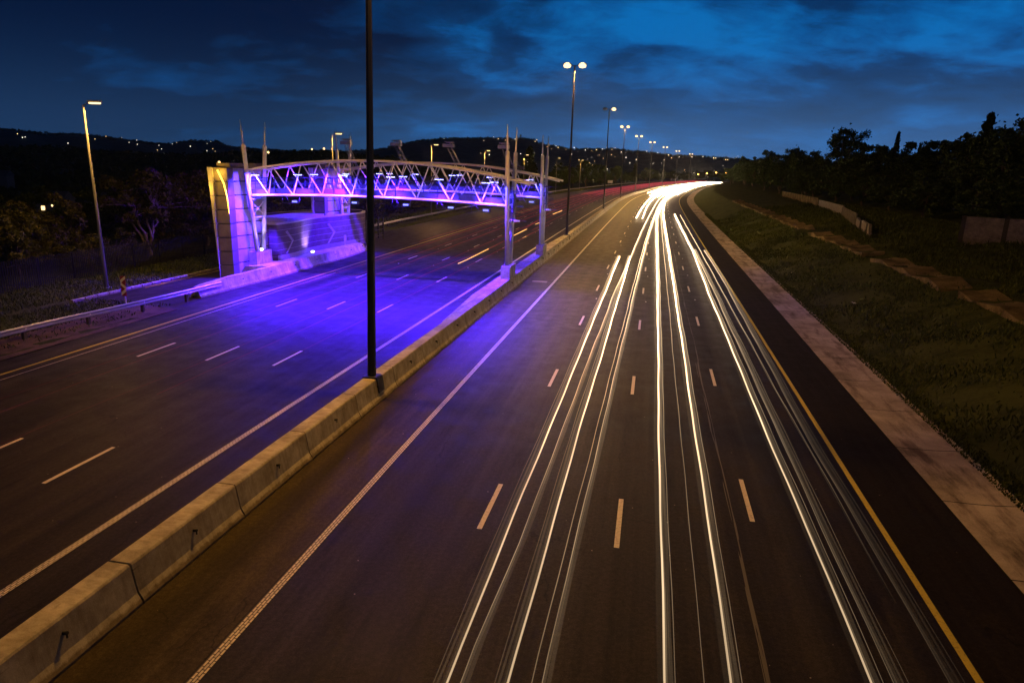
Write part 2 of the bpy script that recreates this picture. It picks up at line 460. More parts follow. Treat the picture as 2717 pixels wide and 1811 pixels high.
SOD = (1.0, .53, .12)
BLUE = (.026, .009, 1.0)

# ------------------------------------------------------------------ camera
F, TH, RO, H = 1826.7463675, 0.24986418238, -0.0302992955, 8.90132877
cam = bpy.data.cameras.new('camera'); cam.sensor_width = 36; cam.lens = 36 * F / 2717; cam.clip_end = 30000; cam.clip_start = .1
co = bpy.data.objects.new('camera', cam); COL.objects.link(co); scene.camera = co
cr, sr, ct, st = math.cos(RO), math.sin(RO), math.cos(TH), math.sin(TH)
R = Vector((cr, -sr * st, -sr * ct)); U = Vector((sr, cr * st, cr * ct)); B = -Vector((0, ct, -st))
co.matrix_world = Matrix(((R.x, U.x, B.x, 0), (R.y, U.y, B.y, 0), (R.z, U.z, B.z, H), (0, 0, 0, 1)))

# ------------------------------------------------------------------ ground and roads
def ground():
    ds = np.concatenate([np.linspace(-320, -110, 12), np.linspace(-100, -60, 9), np.linspace(-57, -42, 8), np.array([-40, -38, -36, -34.35, -34.25, -31, -27.7, -27.4, -18, -9, 0, 9, 10.85, 10.95]),
                         np.linspace(11.3, 30, 34), np.linspace(31, 60, 16), np.linspace(66, 320, 14)])
    ss = np.concatenate([np.arange(-50, 120, 1.5), np.arange(120, 300, 4), np.arange(300, 990, 12)])
    rows = []; uv = []
    for s in ss:
        r = []
        for d in ds:
            z = gz(s, d)
            if d > 11.2: z += .16 * math.sin(s * .61 + d * .9) * math.sin(s * .23 - d * .5) + random.uniform(-.07, .07)
            elif d < -34.4: z += .08 * math.sin(s * .7 + d) + random.uniform(-.05, .05)
            elif d < -28 and s < 33: z += random.uniform(-.03, .06)
            r.append(P(s, d, z))
        rows.append(r); uv.append([(d, s) for d in ds])
    mb = MB(); mb.quadgrid(rows, uv, True)
    return struct(mb.build('ground', M['ground'], loc=(0, 0, 0)))


ground()
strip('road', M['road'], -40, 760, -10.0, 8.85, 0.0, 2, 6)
strip('road', M['road2'], -40, 760, -27.15, -10.0, 0.0, 2, 6)
strip('layby', M['road2'], 35.5, 760, -34.15, -27.15, 0.0, 1.5, 3)
strip('verge', M['dirt'], -30, 35.5, -29.9, -27.15, lambda s, d: .02 + .05 * max(0, -27.6 - d) + random.uniform(0, .03), .7, 6)
# concrete side gutter, shallow dish
strip('gutter', M['gutter'], -40, 760, 8.85, 10.98, lambda s, d: .012 + .10 * ((d - 9.5) / 1.5) ** 2 * (1 if d > 9.5 else .3), 2, 6)
for nm, d, m, w, s0, s1 in (('edge_line', -7.17, M['whited'], .20, -30, 92), ('edge_line', -7.17, M['white'], .20, 92, 740),
                            ('edge_line', -12.54, M['whited'], .20, -30, 60), ('edge_line', -12.54, M['white'], .20, 60, 740),
                            ('edge_line', 6.62, M['yellow'], .15, -30, 740), ('edge_line', -25.5, M['yellow'], .16, -30, 740),
                            ('edge_line', -24.9, M['white'], .05, 14, 52)):
    strip(nm, m, s0, s1, d - w / 2, d + w / 2, .005, 1.0)


def dashes(d, s0, m, length=2.6, n=60):
    mb = MB()
    for k in range(-3, n):
        e = s0 + 12 * k
        if e > 735: break
        for q in range(2):
            a = e - length + q * length / 2; b = a + length / 2
            r = [[P(t, d - .065, .005), P(t, d + .065, .005)] for t in (a, b)]
            mb.quadgrid(r, [[(d - .065, t), (d + .065, t)] for t in (a, b)])
    return struct(mb.build('lane_line', m, loc=(0, 0, 0)))


for d, s0 in ((-3.567, 17.86), (-.125, 17.81), (3.323, 20.0), (-15.85, 29.28), (-19.08, 29.15), (-22.32, 28.8)): dashes(d, s0, M['white'])
strip('road_patch', M['gutter'], 53.5, 54.2, -8.9, -7.7, .004, .5)
# cat's-eye studs beside the lane lines
mb = MB()
for d, s0 in ((-3.3, 12), (.12, 12), (3.55, 14), (-15.6, 23), (-18.8, 23), (-22.1, 23)):
    for k in range(3, 26): mb.box(P(s0 + 12 * k, d, .012), across(s0) * .045, along(s0) * .045, UP * .012)
struct(mb.build('road_studs', M['signwhite'], loc=(0, 0, 0)))

# kerb along the lay-by
mb = MB()
s = 35.2
while s < 66:
    d0 = d1 = -34.15
    a, b = P(s, d0 - .08, .07), P(s + .95, d1 - .08, .07)
    t = (b - a) / 2; mb.box((a + b) / 2, t * .985, UP.cross(t).normalized() * .08, UP * .085)
    s += 1.0
struct(mb.build('kerb', M['concrete'], loc=(0, 0, 0)))
strip('edge_line', M['yellow'], 41, 75, -33.85, -33.72, .006, 1)

# stone pitched drain stepping along the bank
mb = MB()
for k in range(64):
    s = 14 + 2.35 * k
    if random.random() < .12: continue
    tilt = .16 if k % 2 else -.10
    a = [[P(s + q * 2.3, d, 2.72 + .05 + (q - .5) * tilt * 2 + (.16 if j == 2 else 0)) for j, d in enumerate((17.15, 18.1, 18.95 + random.uniform(-.1, .1)))] for q in (0, 1)]
    mb.quadgrid(a)
    b = [[p - Vector((0, 0, .45)) for p in r] for r in a]
    for q in (0, 1): mb.quadgrid([a[q], b[q]])
    mb.quadgrid([[a[0][0], a[1][0]], [b[0][0], b[1][0]]])
struct(mb.build('drain', M['drain'], loc=(0, 0, 0)))

# ------------------------------------------------------------------ grass (uncountable)
def quads(name, c, u, v, m, kind=None):
    n = len(c)
    V = np.stack([c - u - v, c + u - v, c + u + v, c - u + v], 1).reshape(-1, 3)
    me = bpy.data.meshes.new(name); me.vertices.add(4 * n); me.vertices.foreach_set('co', V.ravel())
    me.loops.add(4 * n); me.loops.foreach_set('vertex_index', np.arange(4 * n)); me.polygons.add(n)
    me.polygons.foreach_set('loop_start', np.arange(0, 4 * n, 4)); me.update(calc_edges=True); me.validate()
    me.materials.append(m)
    return me


def blades():
    C, Uu, Vv = [], [], []

    def add(s, d, h):
        p = P(s, d, gz(s, d) + h * .4); a = random.uniform(0, 2 * PI); w = random.uniform(.008, .02) + .0002 * s
        C.append(p); Uu.append((math.cos(a) * w, math.sin(a) * w, 0)); Vv.append((random.uniform(-.4, .4) * h, random.uniform(-.4, .4) * h, h * .5))
    for _ in range(26000):
        add(4 + 150 * random.random() ** 1.6, 10.75 + random.random() ** 2 * .7, random.uniform(.08, .22))
    for _ in range(130000):
        s = 4 + 130 * random.random() ** 1.9; d = 10.95 + 21 * random.random() ** 1.25
        if 17.2 < d < 18.9 and random.random() < .9: continue
        if math.sin(s * .9 + d * 1.3) + math.sin(s * .31 - d * .8) + random.uniform(-1, 1) < -.9: continue
        add(s, d, random.uniform(.08, .22) * (1 + .9 * (d > 20)))
    for _ in range(20000):
        s = random.uniform(22, 80); d = random.uniform(-40, -34.4); add(s, d, random.uniform(.08, .24))
    for _ in range(9000):
        s = random.uniform(12, 36.5); d = random.uniform(-34, -28.2)
        if d > -29.6 and random.random() < .75: continue
        add(s, d, random.uniform(.06, .22))
    for _ in range(6000):
        s = random.uniform(80, 200); d = random.uniform(-42, -36.3); add(s, d, random.uniform(.12, .3))
    me = quads('grass', np.array(C), np.array(Uu), np.array(Vv), M['grass'])
    o = bpy.data.objects.new('grass', me); COL.objects.link(o); o['label'] = 'short dark grass on the bank and verges'; o['category'] = 'grass'; o['kind'] = 'stuff'


blades()

# ------------------------------------------------------------------ median barrier
PROF = [(-.475, 0), (-.475, .06), (-.37, .25), (-.265, .84), (-.235, .88), (.235, .88), (.265, .84), (.37, .25), (.475, .06), (.475, 0)]
SEG = 3.655
DM = -9.97


def barrier_proto():
    t = thing('barrier_segment', '', 'concrete barrier', (0, 0, 0), 'precast segments of the median barrier')
    mb = MB(); mb.extrude_y(PROF, .014, SEG - .014); mb.build('concrete_body', M['concrete'], t, True)
    h = MB(); h.tube([(.30, SEG * .52, .58), (.40, SEG * .52, .60)], .035, 8); h.tube([(.385, SEG * .52, .62), (.385, SEG * .52, .50)], .018, 6)
    h.build('lifting_hook', M['dark_steel'], t, True)
    return t


ORD = ['first', 'second', 'third', 'fourth', 'fifth', 'sixth', 'seventh', 'eighth', 'ninth', 'tenth', 'eleventh', 'twelfth']
proto = barrier_proto(); k0 = -5; first = True
kpole = 4   # the lamp pole stands on the joint of this segment (s = 24.6)
for k in range(k0, 150):
    s = 10.7 + SEG * (k - 0)
    if s > 556: break
    o = proto if first else copy_tree(proto); first = False
    a = P(s, DM); b = P(s + SEG, DM)
    o.location = a; o.rotation_euler.z = -math.atan2((b - a).x, (b - a).y)
    n = k - 3
    if n < 0:
        m = -n - 1
        o['label'] = (f'{ORD[m]} weathered concrete barrier segment on the camera side of the near pole' if m < 5 else 'concrete barrier segment in the bottom left corner or below the frame')
    elif n == 0: o['label'] = 'concrete barrier segment carrying the near dark lamp pole'
    elif n <= 6: o['label'] = f'{ORD[n - 1]} concrete barrier segment beyond the near dark lamp pole'
    elif s < 85: o['label'] = 'concrete barrier segment in the median run alongside the gantry legs'
    elif s < 145: o['label'] = 'concrete barrier segment between the first two tall double lamps beyond the gantry'
    else: o['label'] = 'small distant concrete barrier segment on the bend beyond the second tall lamp'
# raised concrete bed beside the barrier that carries the gantry legs
mb = MB(); rows = []
for i in range(27):
    s = 34 + 2 * i; w = .62 * min(1, (s - 34) / 8, (86 - s) / 14)
    w = max(w, .02)
    rows.append([P(s, DM - .26, .872), P(s, DM - .30 - w * .75, .872), P(s, DM - .32 - w, .30), P(s, DM - .40 - w, 0)])
mb.quadgrid(rows); struct(mb.build('median_bed', M['concrete'], loc=(0, 0, 0)))

# ------------------------------------------------------------------ lamp posts
def high_mast(s, label, lit=(1, 1), power=0, far=False, d=DM, lean=0.0, col=SOD):
    c = P(s, d, .88); ac = across(s); al = along(s)
    t = thing('lamp_post', label, 'street lamp', c, 'tall double lamps along the median')
    mb = MB(); mb.tube([c, c + UP * 19.4 + ac * lean], [.165, .08], 8, smooth=False); mb.build('pole', M['dark_steel'], t)
    mb = MB()
    if far: mb.box(c + UP * .05, ac * .2, al * .2, UP * .05)
    else:
        mb.box(c + UP * .035, ac * .27, al * .27, UP * .03)
        mb.box(c + ac * .345 - UP * .25 , ac * .02 + UP * -.0, al * .27, UP * .29 + ac * -.045)
    mb.build('base_plate', M['dark_steel'], t)
    top = c + UP * 19.4 + ac * lean
    for k, sg in enumerate((-1, 1)):
        mb = MB(); mb.tube([top - UP * .1, top + UP * .05 + ac * sg * .45], .045, 6); mb.build('arm', M['dark_steel'], t)
        hc = top + ac * sg * .88 + UP * .06
        mb = MB(); mb.box(hc + UP * .08, ac * .46, al * .2, UP * .07); mb.box(hc + UP * .17, ac * .3, al * .13, UP * .03)
        h = mb.build('lamp_head', M['grey_steel'], t)
        mb = MB(); mb.tube([hc + UP * .01 - ac * .40, hc - UP * .03 - ac * .34, hc - UP * .05, hc - UP * .03 + ac * .34, hc + UP * .01 + ac * .40], [.06, .24, .31, .24, .06], 10)
        if lit[k]:
            mb.build('lens', M['sodium'], h)
            if power:
                l = light('SPOT', 'lamp_light', hc - UP * .45, power, col, t, spot_size=math.radians(168), spot_blend=.25, shadow_soft_size=.06)
                aim(l, -UP + ac * sg * .12)
        else: mb.build('lens', M['grey_steel'], h)
    return t


high_mast(23.8, 'dark lamp pole rising out of the top of the picture nearest the camera', (1, 1), 6800, False, DM, .26, (1.0, .47, .07))
hm = [(84.5, 'tallest looking double lamp, just beyond the right gantry legs', (1, 1)),
      (144.5, 'tall lamp with only its right head lit, second beyond the gantry', (0, 1)),
      (203, 'tall double lamp third beyond the gantry, right of the half lit one', (1, 1)),
      (258, 'tall double lamp fourth beyond the gantry', (1, 1)), (312, 'tall double lamp fifth beyond the gantry', (1, 1)),
      (375, 'tall double lamp sixth beyond the gantry', (1, 1)), (441.5, 'tall double lamp seventh beyond the gantry', (1, 1)),
      (513, 'tall double lamp eighth beyond the gantry, at the start of the bend', (1, 1)),
      (641, 'small far lamp above the trees at the bend, left of two', (1, 1)), (706, 'small far amber lamp above the trees at the bend, right of two', (1, 1))]
for s, lb, lit in hm: high_mast(s, lb, lit, 10500 if s < 520 else 0, s > 150)


def side_lamp(s, d, label, power, h=11.7, lean=0.0):
    z0 = gz(s, d); c = P(s, d, z0); ac = across(s); al = along(s)
    t = thing('street_lamp', label, 'street lamp', c, 'single lamps along the far left verge')
    mb = MB(); mb.tube([c, c + UP * 4.5 + ac * lean * .38, c + UP * h + ac * lean], [.13, .10, .055], 8); mb.build('pole', M['pole'], t)
    mb = MB(); mb.box(c + UP * .03, ac * .2, al * .2, UP * .03); mb.build('base_plate', M['galv'], t)
    e = c + UP * h + ac * lean
    mb = MB(); mb.tube([e - UP * .05, e + UP * .12 + ac * .35, e + UP * .14 + ac * .8], .035, 6); mb.build('arm', M['galv'], t)
    hc = e + ac * .85 + UP * .14
    mb = MB(); mb.box(hc + UP * .07, ac * .42, al * .16, UP * .06); hd = mb.build('lamp_head', M['grey_steel'], t)
    mb = MB(); mb.box(hc - UP * .03, ac * .32, al * .14, UP * .05); mb.build('lens', M['sodium'], hd)
    if power:
        l = light('SPOT', 'lamp_light', hc - UP * .12, power, (1, .50, .10), t, spot_size=math.radians(168), spot_blend=.5, shadow_soft_size=.12); aim(l, -UP)


for s, d, lb, pw in ((39.5, -35.5, 'grey street lamp on the grass verge left of the toll tower', 2600), (78.5, -37.5, 'street lamp rising behind the far tower left of the near dark pole', 2200),
                     (116, -37.5, 'street lamp right of the near dark pole against the flat hill', 4000), (153.5, -37.5, 'street lamp just left of the near gantry right masts', 4000),
                     (199, -37.5, 'street lamp in front of the dark pine', 3500), (249.5, -37.5, 'street lamp right of the far gantry masts, left of two', 3000),
                     (295.5, -37.5, 'street lamp right of the far gantry masts, right of two', 3000)): side_lamp(s, d, lb, pw, 11.7, -.16 if s < 45 else 0)
# little lamps low at the far end of the bend
for i, (s, d, z) in enumerate(((700, -34, 6), (720, -30, 7), (735, -24, 8), (745, -16, 8.2), (750, -12, 8.6), (752, -8, 8.4), (756, -5, 8.8))):
    c = P(s, d, gz(s, d)); t = thing('street_lamp', 'tiny amber lamp low over the end of the bend', 'street lamp', c, 'tiny lamps at the end of the bend')
    mb = MB(); mb.tube([c, c + UP * z], .08, 6); mb.build('pole', M['dark_steel'], t)
    mb = MB(); mb.box(c + UP * z, (.55, 0, 0), (0, .4, 0), (0, 0, .45)); mb.build('lens', M['sodium_far'], t)

# ------------------------------------------------------------------ toll gantries
NB = [0, .080, .18, .297, .415, .539, .665, .791, .904, 1]
NT = [.019, .107, .227, .341, .464, .589, .718, .852, .947]
DL, DR = -30.2, -10.05


def off(z): return .5 + (z - 1.8) / 9.8 * 1.2


def gantry(s0, dl, dr, label, far):
    org = P(s0, (dl + dr) / 2, 0)
    t = thing('toll_gantry', label, 'toll gantry', org, 'toll gantries over the left carriageway')
    D = lambda u: dl + (dr - dl) * u
    zb = lambda u: 6.1 + .25 * 4 * u * (1 - u)
    zt = lambda u: 7.98 + .95 * 4 * u * (1 - u)
    q = lambda e, u, z: P(s0 + e * off(z), D(u), z)
    for u, zp in ((0, .35), (1, .872)):
        mb = MB(); c = P(s0, D(u), (zp + 1.78) / 2)
        mb.box(c, across(s0) * .33, along(s0) * 1.12, UP * (1.78 - zp) / 2); mb.build('plinth', M['concrete'], t)
        mb = MB(); mb.box(P(s0, D(u), 1.80), across(s0) * .25, along(s0) * .9, UP * .018); mb.build('base_plate', M['dark_steel'], t)
        for e in (-1, 1):
            mb = MB(); mb.tube([q(e, u, 1.8), q(e, u, 9.8), q(e, u, 9.9)], [.165, .155, .075], 16); col = mb.build('column', M['white_steel'], t)
            mb = MB(); mb.tube([q(e, u, 9.9), q(e, u, 10.9), q(e, u, 10.91), q(e, u, 11.62)], [.068, .062, .045, .022], 10); mb.build('spire', M['white_steel'], col)
        mb = MB()
        for za, zc in ((4.55, 5.65), (5.65, 4.55)): mb.tube([q(-1, u, za), q(1, u, zc)], .035, 8)
        for za in (4.4, 5.8): mb.tube([q(-1, u, za), q(1, u, za)], .05, 8)
        mb.build('cross_brace', M['white_steel'], t)
    us = [i / 40 for i in range(41)]
    for e in (-1, 1):
        mb = MB(); mb.tube([q(e, u, zb(u)) for u in us], .092, 12); mb.build('bottom_chord', M['white_steel'], t)
        ux = [-.012] + us + [1.04, 1.082]
        mb = MB(); mb.tube([q(e, u, zt(u)) for u in ux], .085, 12); mb.build('top_chord', M['white_steel'], t)
        for i in range(9):
            for ub in (NB[i], NB[i + 1]):
                mb = MB(); mb.tube([q(e, ub, zb(ub)), q(e, NT[i], zt(NT[i]))], .046, 8, caps=False); mb.build('brace', M['white_steel'], t)
    # ties between the two top chords
    mb = MB()
    for u in NT: mb.tube([q(-1, u, zt(u)), q(1, u, zt(u))], .03, 6, caps=False)
    for u in NB[1:-1]: mb.tube([q(-1, u, zb(u)), q(1, u, zb(u))], .035, 6, caps=False)
    mb.build('tie', M['white_steel'], t)
    mb = MB(); rows = []
    for u in us: rows.append([P(s0 - .5, D(u), zb(u) + .16), P(s0 + .5, D(u), zb(u) + .16), P(s0 + .5, D(u), zb(u) + .10), P(s0 - .5, D(u), zb(u) + .10), P(s0 - .5, D(u), zb(u) + .16)])
    mb.quadgrid(rows); mb.build('walkway', M['walk'], t)
    for e in (-1, 1):
        mb = MB(); rows = [[P(s0 + e * .76, D(u), zb(u) + .10), P(s0 + e * .76, D(u), zb(u) + .46)] for u in us]; mb.quadgrid(rows)
        rows = [[P(s0 + e * .74, D(u), zb(u) + .46), P(s0 + e * .74, D(u), zb(u) + .10)] for u in us]; mb.quadgrid(rows); mb.build('toe_board', M['walk'], t)
        mb = MB()
        for zz, rr in ((1.28, .03), (.85, .02)): mb.tube([P(s0 + e * .8, D(u), zb(u) + zz) for u in us], rr, 6)
        for k in range(13):
            u = .02 + .96 * k / 12; mb.tube([P(s0 + e * .8, D(u), zb(u) + .1), P(s0 + e * .8, D(u), zb(u) + 1.28)], .026, 6)
        if e == 1:
            for k in range(8): mb.tube([P(s0 + .82, D(u), zb(u) + .42 + .105 * k) for u in us[::4]], .012, 5)
        mb.build('handrail', M['blue_steel'], t)
    # flood lights on short outriggers beside the walkway
    for i, u in enumerate((.05, .22, .40, .58, .76, .93)):
        for row, so_ in enumerate((-1.75, .84)):
            if row and i % 2 == 0: continue
            z = zb(u) + 1.28; base = P(s0 + (-.8 if row == 0 else .8), D(u), z); hp = P(s0 + so_, D(u), z + .22)
            mb = MB(); mb.tube([base, base + UP * .18, hp], .026, 6)
            mb.box(hp + UP * .05, across(s0) * .30, along(s0) * .1, UP * .035); fl = mb.build('floodlight', M['blue_steel'], t)
            mb = MB()
            for w in (-.17, .17): mb.box(P(s0 + so_, D(u) + w, z + .235), across(s0) * .11, along(s0) * .09, UP * .028)
            mb.build('lens', M['bluelamp'], fl)
            pw = FLOOD * (.10 if far else 1) * (.10 if row else 1)
            l = light('SPOT', 'flood_light_beam', hp - UP * .06, pw, (.058, .007, 1), t, spot_size=math.radians(128), spot_blend=.6, shadow_soft_size=.10)
            aim(l, -UP - along(s0) * (.20 if not (far or row) else 0))
            if row == 0:   # the wide spill of the same lamp over the truss
                light('SPOT', 'flood_light_spill', hp - UP * .06, 2600 if i == 0 else 1200, (.024, .024, 1), t, spot_size=math.radians(164), spot_blend=.05, shadow_soft_size=.10)
            if row == 0 and i == 5:   # this one also catches the right legs
                l = light('SPOT', 'flood_light_beam', hp - UP * .08, 2600, (.03, .03, 1), t, spot_size=math.radians(85), spot_blend=.3, shadow_soft_size=.08)
                aim(l, -UP * 1.25 + across(s0) + along(s0) * .55)
            if row == 0 and i in (0, 2):   # lamps turned toward the tower and the building
                l = light('SPOT', 'flood_light_beam', hp - UP * .08, (7000 if i == 0 else 30000), BLUE if i == 0 else (.075, .004, 1), t, spot_size=math.radians(120 if i == 0 else 74), spot_blend=.4, shadow_soft_size=.10)
                aim(l, (-UP - across(s0) * .75 + along(s0) * (.5 if not far else -.25)) if i == 0 else (-UP * .62 - across(s0) + along(s0) * (.75 if not far else -.05)))
    # vehicle readers hung under the walkway
    for u in ((.16, .40, .60, .77, .90) if not far else (.3, .55, .8, .93)):
        z = zb(u) - .1; mb = MB()
        for w in (-.7, .7): mb.tube([P(s0 - .6, D(u) + w, z), P(s0 - .75, D(u) + w, z - .5)], .02, 6)
        mb.tube([P(s0 - .75, D(u) - .7, z - .5), P(s0 - .75, D(u) + .7, z - .5)], .022, 6)
        mb.tube([P(s0 - .6, D(u) - .45, z), P(s0 - .75, D(u) - .15, z - .38)], .035, 6)
        fr = mb.build('reader_frame', M['blue_steel'], t)
        mb = MB(); mb.box(P(s0 - .75, D(u) + .42, z - .36), across(s0) * .27, along(s0) * .16, UP * .10); hd = mb.build('reader_head', M['blue_steel'], fr)
        mb = MB(); mb.box(P(s0 - .918, D(u) + .42, z - .36), across(s0) * .2, along(s0) * .006, UP * .055); mb.build('lit_face', M['litbox'], hd)
    # equipment rack on the right legs
    mb = MB(); a = P(s0 + .2, D(1) + .32, 0)
    for w in (-.45, .45): mb.box(P(s0 + w, D(1) + .32, 6.05), across(s0) * .03, along(s0) * .03, UP * 1.15)
    for k in range(5): mb.box(P(s0 + .1, D(1) + .55, 5.0 + .52 * k), across(s0) * (.30 + (.35 if k in (4, 0) else .1)), along(s0) * .06, UP * .03)
    mb.box(P(s0 + .2, D(1) + .28, 6.0), across(s0) * .05, along(s0) * .3, UP * .9); mb.build('equipment_rack', M['blue_steel'], t)
    mb = MB(); mb.tube([P(s0, D(1) + .1, 5.0), P(s0, D(1) + .75, 5.0)], .09, 10); mb.build('speaker_horn', M['white_steel'], t)
    if far:
        for dh in (-29.4, -24.3, -19.1, -13.8):
            u = (dh + 1.05 - dl) / (dr - dl); ub = min(u, .99); mb = MB(); hz = 10.62
            for w in (-.16, .16):
                mb.tube([P(s0 + w, D(ub), zt(ub)), P(s0 + w, dh + .15, hz - .1)], .04, 6)
                mb.tube([P(s0 + w, D(ub) - .42, zt(ub)), P(s0 + w, dh - .15, hz - .3)], .03, 6)
            for k in range(5):
                f = k / 5; p = P(s0, D(ub), zt(ub)).lerp(P(s0, dh + .15, hz - .1), f); mb.box(p - across(s0) * .1, across(s0) * .14, along(s0) * .17, UP * .02)
            bo = mb.build('camera_boom', M['grey_steel'], t)
            mb = MB(); mb.box(P(s0, dh - .05, hz - .08), across(s0) * .52, along(s0) * .25, UP * .15)
            mb.box(P(s0, dh + .1, hz + .20), across(s0) * .36, along(s0) * .2, UP * .06); mb.tube([P(s0, dh - .5, hz + .26), P(s0, dh + .42, hz + .28)], .05, 6)
            mb.tube([P(s0, dh + .1, hz), P(s0, dh + .1, hz + .2)], .06, 6); mb.build('camera_head', M['grey_steel'], bo)
        mb = MB(); c = P(s0 - 1.2, -12.4, 8.3); mb.tube([c - UP * .05, c + UP * .35], .06, 6)
        for w, zz, ty in ((-.5, .55, .1), (0, .8, 0), (.5, .42, -.1)): mb.box(c + across(s0) * w + UP * zz, across(s0) * .24, along(s0) * .14, UP * .13)
        mb.box(c + UP * .5, across(s0) * .3, along(s0) * .08, UP * .1); mb.build('camera_cluster', M['blue_steel'], t)
    # small uplights at the feet of the left legs
    f = MB(); f.tube([P(s0 - .15, dl + .2, 1.82), P(s0 - .15, dl + .2, 1.96)], [.09, .11], 10); f.build('uplight', M['uplamp'], t)
    l = light('SPOT', 'uplight_beam', P(s0 - .15, dl + .25, 2.0), 160, (.62, .50, 1), t, spot_size=math.radians(70), spot_blend=.6, shadow_soft_size=.05); aim(l, UP + across(s0) * -.10)
    return t


FLOOD = 22000
gantry(49.8, DL, DR, 'near white arched toll gantry lit blue, its right masts left of the tall lamp', False)
gantry(64.7, -29.75, -9.95, 'far white arched toll gantry with camera booms standing on its top chord', True)

# ------------------------------------------------------------------ cladding towers and toll building
def tower(leg, label, goldlit):
    x, y = leg
    t = thing('cladding_tower', label, 'tower', (x - 1.5, y - 1.5, 0), 'panelled towers beside the gantry legs')
    A = [(-2.1, -2.5), (-1.08, -2.5), (-1.08, -1.4), (-2.1, -1.4)]
    Bp = [(-1.2, -1.1), (.1, 1.75), (-.5, 2.3), (-1.85, -.4)]
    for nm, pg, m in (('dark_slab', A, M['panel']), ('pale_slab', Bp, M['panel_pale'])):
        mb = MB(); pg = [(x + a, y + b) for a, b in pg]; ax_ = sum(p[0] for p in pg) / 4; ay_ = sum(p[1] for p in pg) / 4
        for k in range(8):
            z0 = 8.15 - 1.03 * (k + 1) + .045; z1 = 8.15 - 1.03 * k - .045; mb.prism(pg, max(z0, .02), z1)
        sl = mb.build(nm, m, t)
        mb = MB(); mb.prism([(ax_ + (a - ax_) * .9, ay_ + (b - ay_) * .9) for a, b in pg], 0, 8.1); mb.build('core', M['dark_steel'], sl)
    mb = MB()
    for k in range(8):
        z0 = 8.15 - 1.03 * (k + 1) + .02; z1 = 8.15 - 1.03 * k - .02
        w0 = .38 * max(z0, 0) / 8; w1 = .38 * z1 / 8; n = len(mb.v); xx = x - 2.1; yy = y - 2.5
        mb.v += [(xx - w0 - .01, yy - .1, max(z0, .02)), (xx - .01, yy - .16, max(z0, .02)), (xx - .01, yy - .16, z1), (xx - w1 - .01, yy - .1, z1),
                 (xx - w0 - .01, yy + .9, max(z0, .02)), (xx - .01, yy + .9, max(z0, .02)), (xx - .01, yy + .9, z1), (xx - w1 - .01, yy + .9, z1)]
        for f in ((0, 1, 2, 3), (5, 4, 7, 6), (4, 0, 3, 7), (1, 5, 6, 2), (3, 2, 6, 7), (4, 5, 1, 0)): mb.f.append(tuple(n + i for i in f)); mb.smooth.append(False)
    mb.build('edge_fin', M['panel_pale'], t)
    mb = MB(); mb.abox(x - 2.0, x - 1.3, y - 1.38, y + .3, 0, 8.0); mb.build('link_wall', M['dark_steel'], t)
    mb = MB(); mb.prism([(x - 1.9, y - 2.3), (x - .95, y - 2.3), (x + .15, y + 1.7), (x - .5, y + 2.4), (x - 1.9, y + 2.0)], 8.16, 8.46); mb.build('roof_cap', M['panel'], t)
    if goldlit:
        # glowing tube added for the streak of gold lamplight on the dark slab
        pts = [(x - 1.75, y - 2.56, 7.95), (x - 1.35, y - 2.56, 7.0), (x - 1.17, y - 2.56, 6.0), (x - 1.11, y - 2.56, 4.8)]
        mb = MB(); mb.tube(pts, [.05, .055, .04, .018], 8); mb.build('gold_streak', M['gold'], t)
        light('POINT', 'gold_fill', (x - 1.6, y - 2.95, 7.75), 75, (1, .55, .05), t, shadow_soft_size=.1)  # unseen light added for the gold glow around the streak
        light('POINT', 'gold_fill', (x - 3.0, y - 3.2, 6.6), 150, (1, .55, .05), t, shadow_soft_size=.1)  # unseen light added to gild the edge fin
    return t


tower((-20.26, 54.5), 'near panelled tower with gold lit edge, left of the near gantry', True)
tower((-17.1, 69.0), 'far panelled tower half hidden behind the near gantry truss', False)


def catmull(pts, n=8):
    pts = [Vector((*p, 0)) for p in pts]; out = []
    for i in range(len(pts) - 1):
        p0, p1, p2, p3 = pts[max(i - 1, 0)], pts[i], pts[i + 1], pts[min(i + 2, len(pts) - 1)]
        for k in range(n):
            t = k / n
            out.append(.5 * ((2 * p1) + (p2 - p0) * t + (2 * p0 - 5 * p1 + 4 * p2 - p3) * t * t + (3 * p1 - p0 - 3 * p2 + p3) * t ** 3))
    out.append(pts[-1]); return out


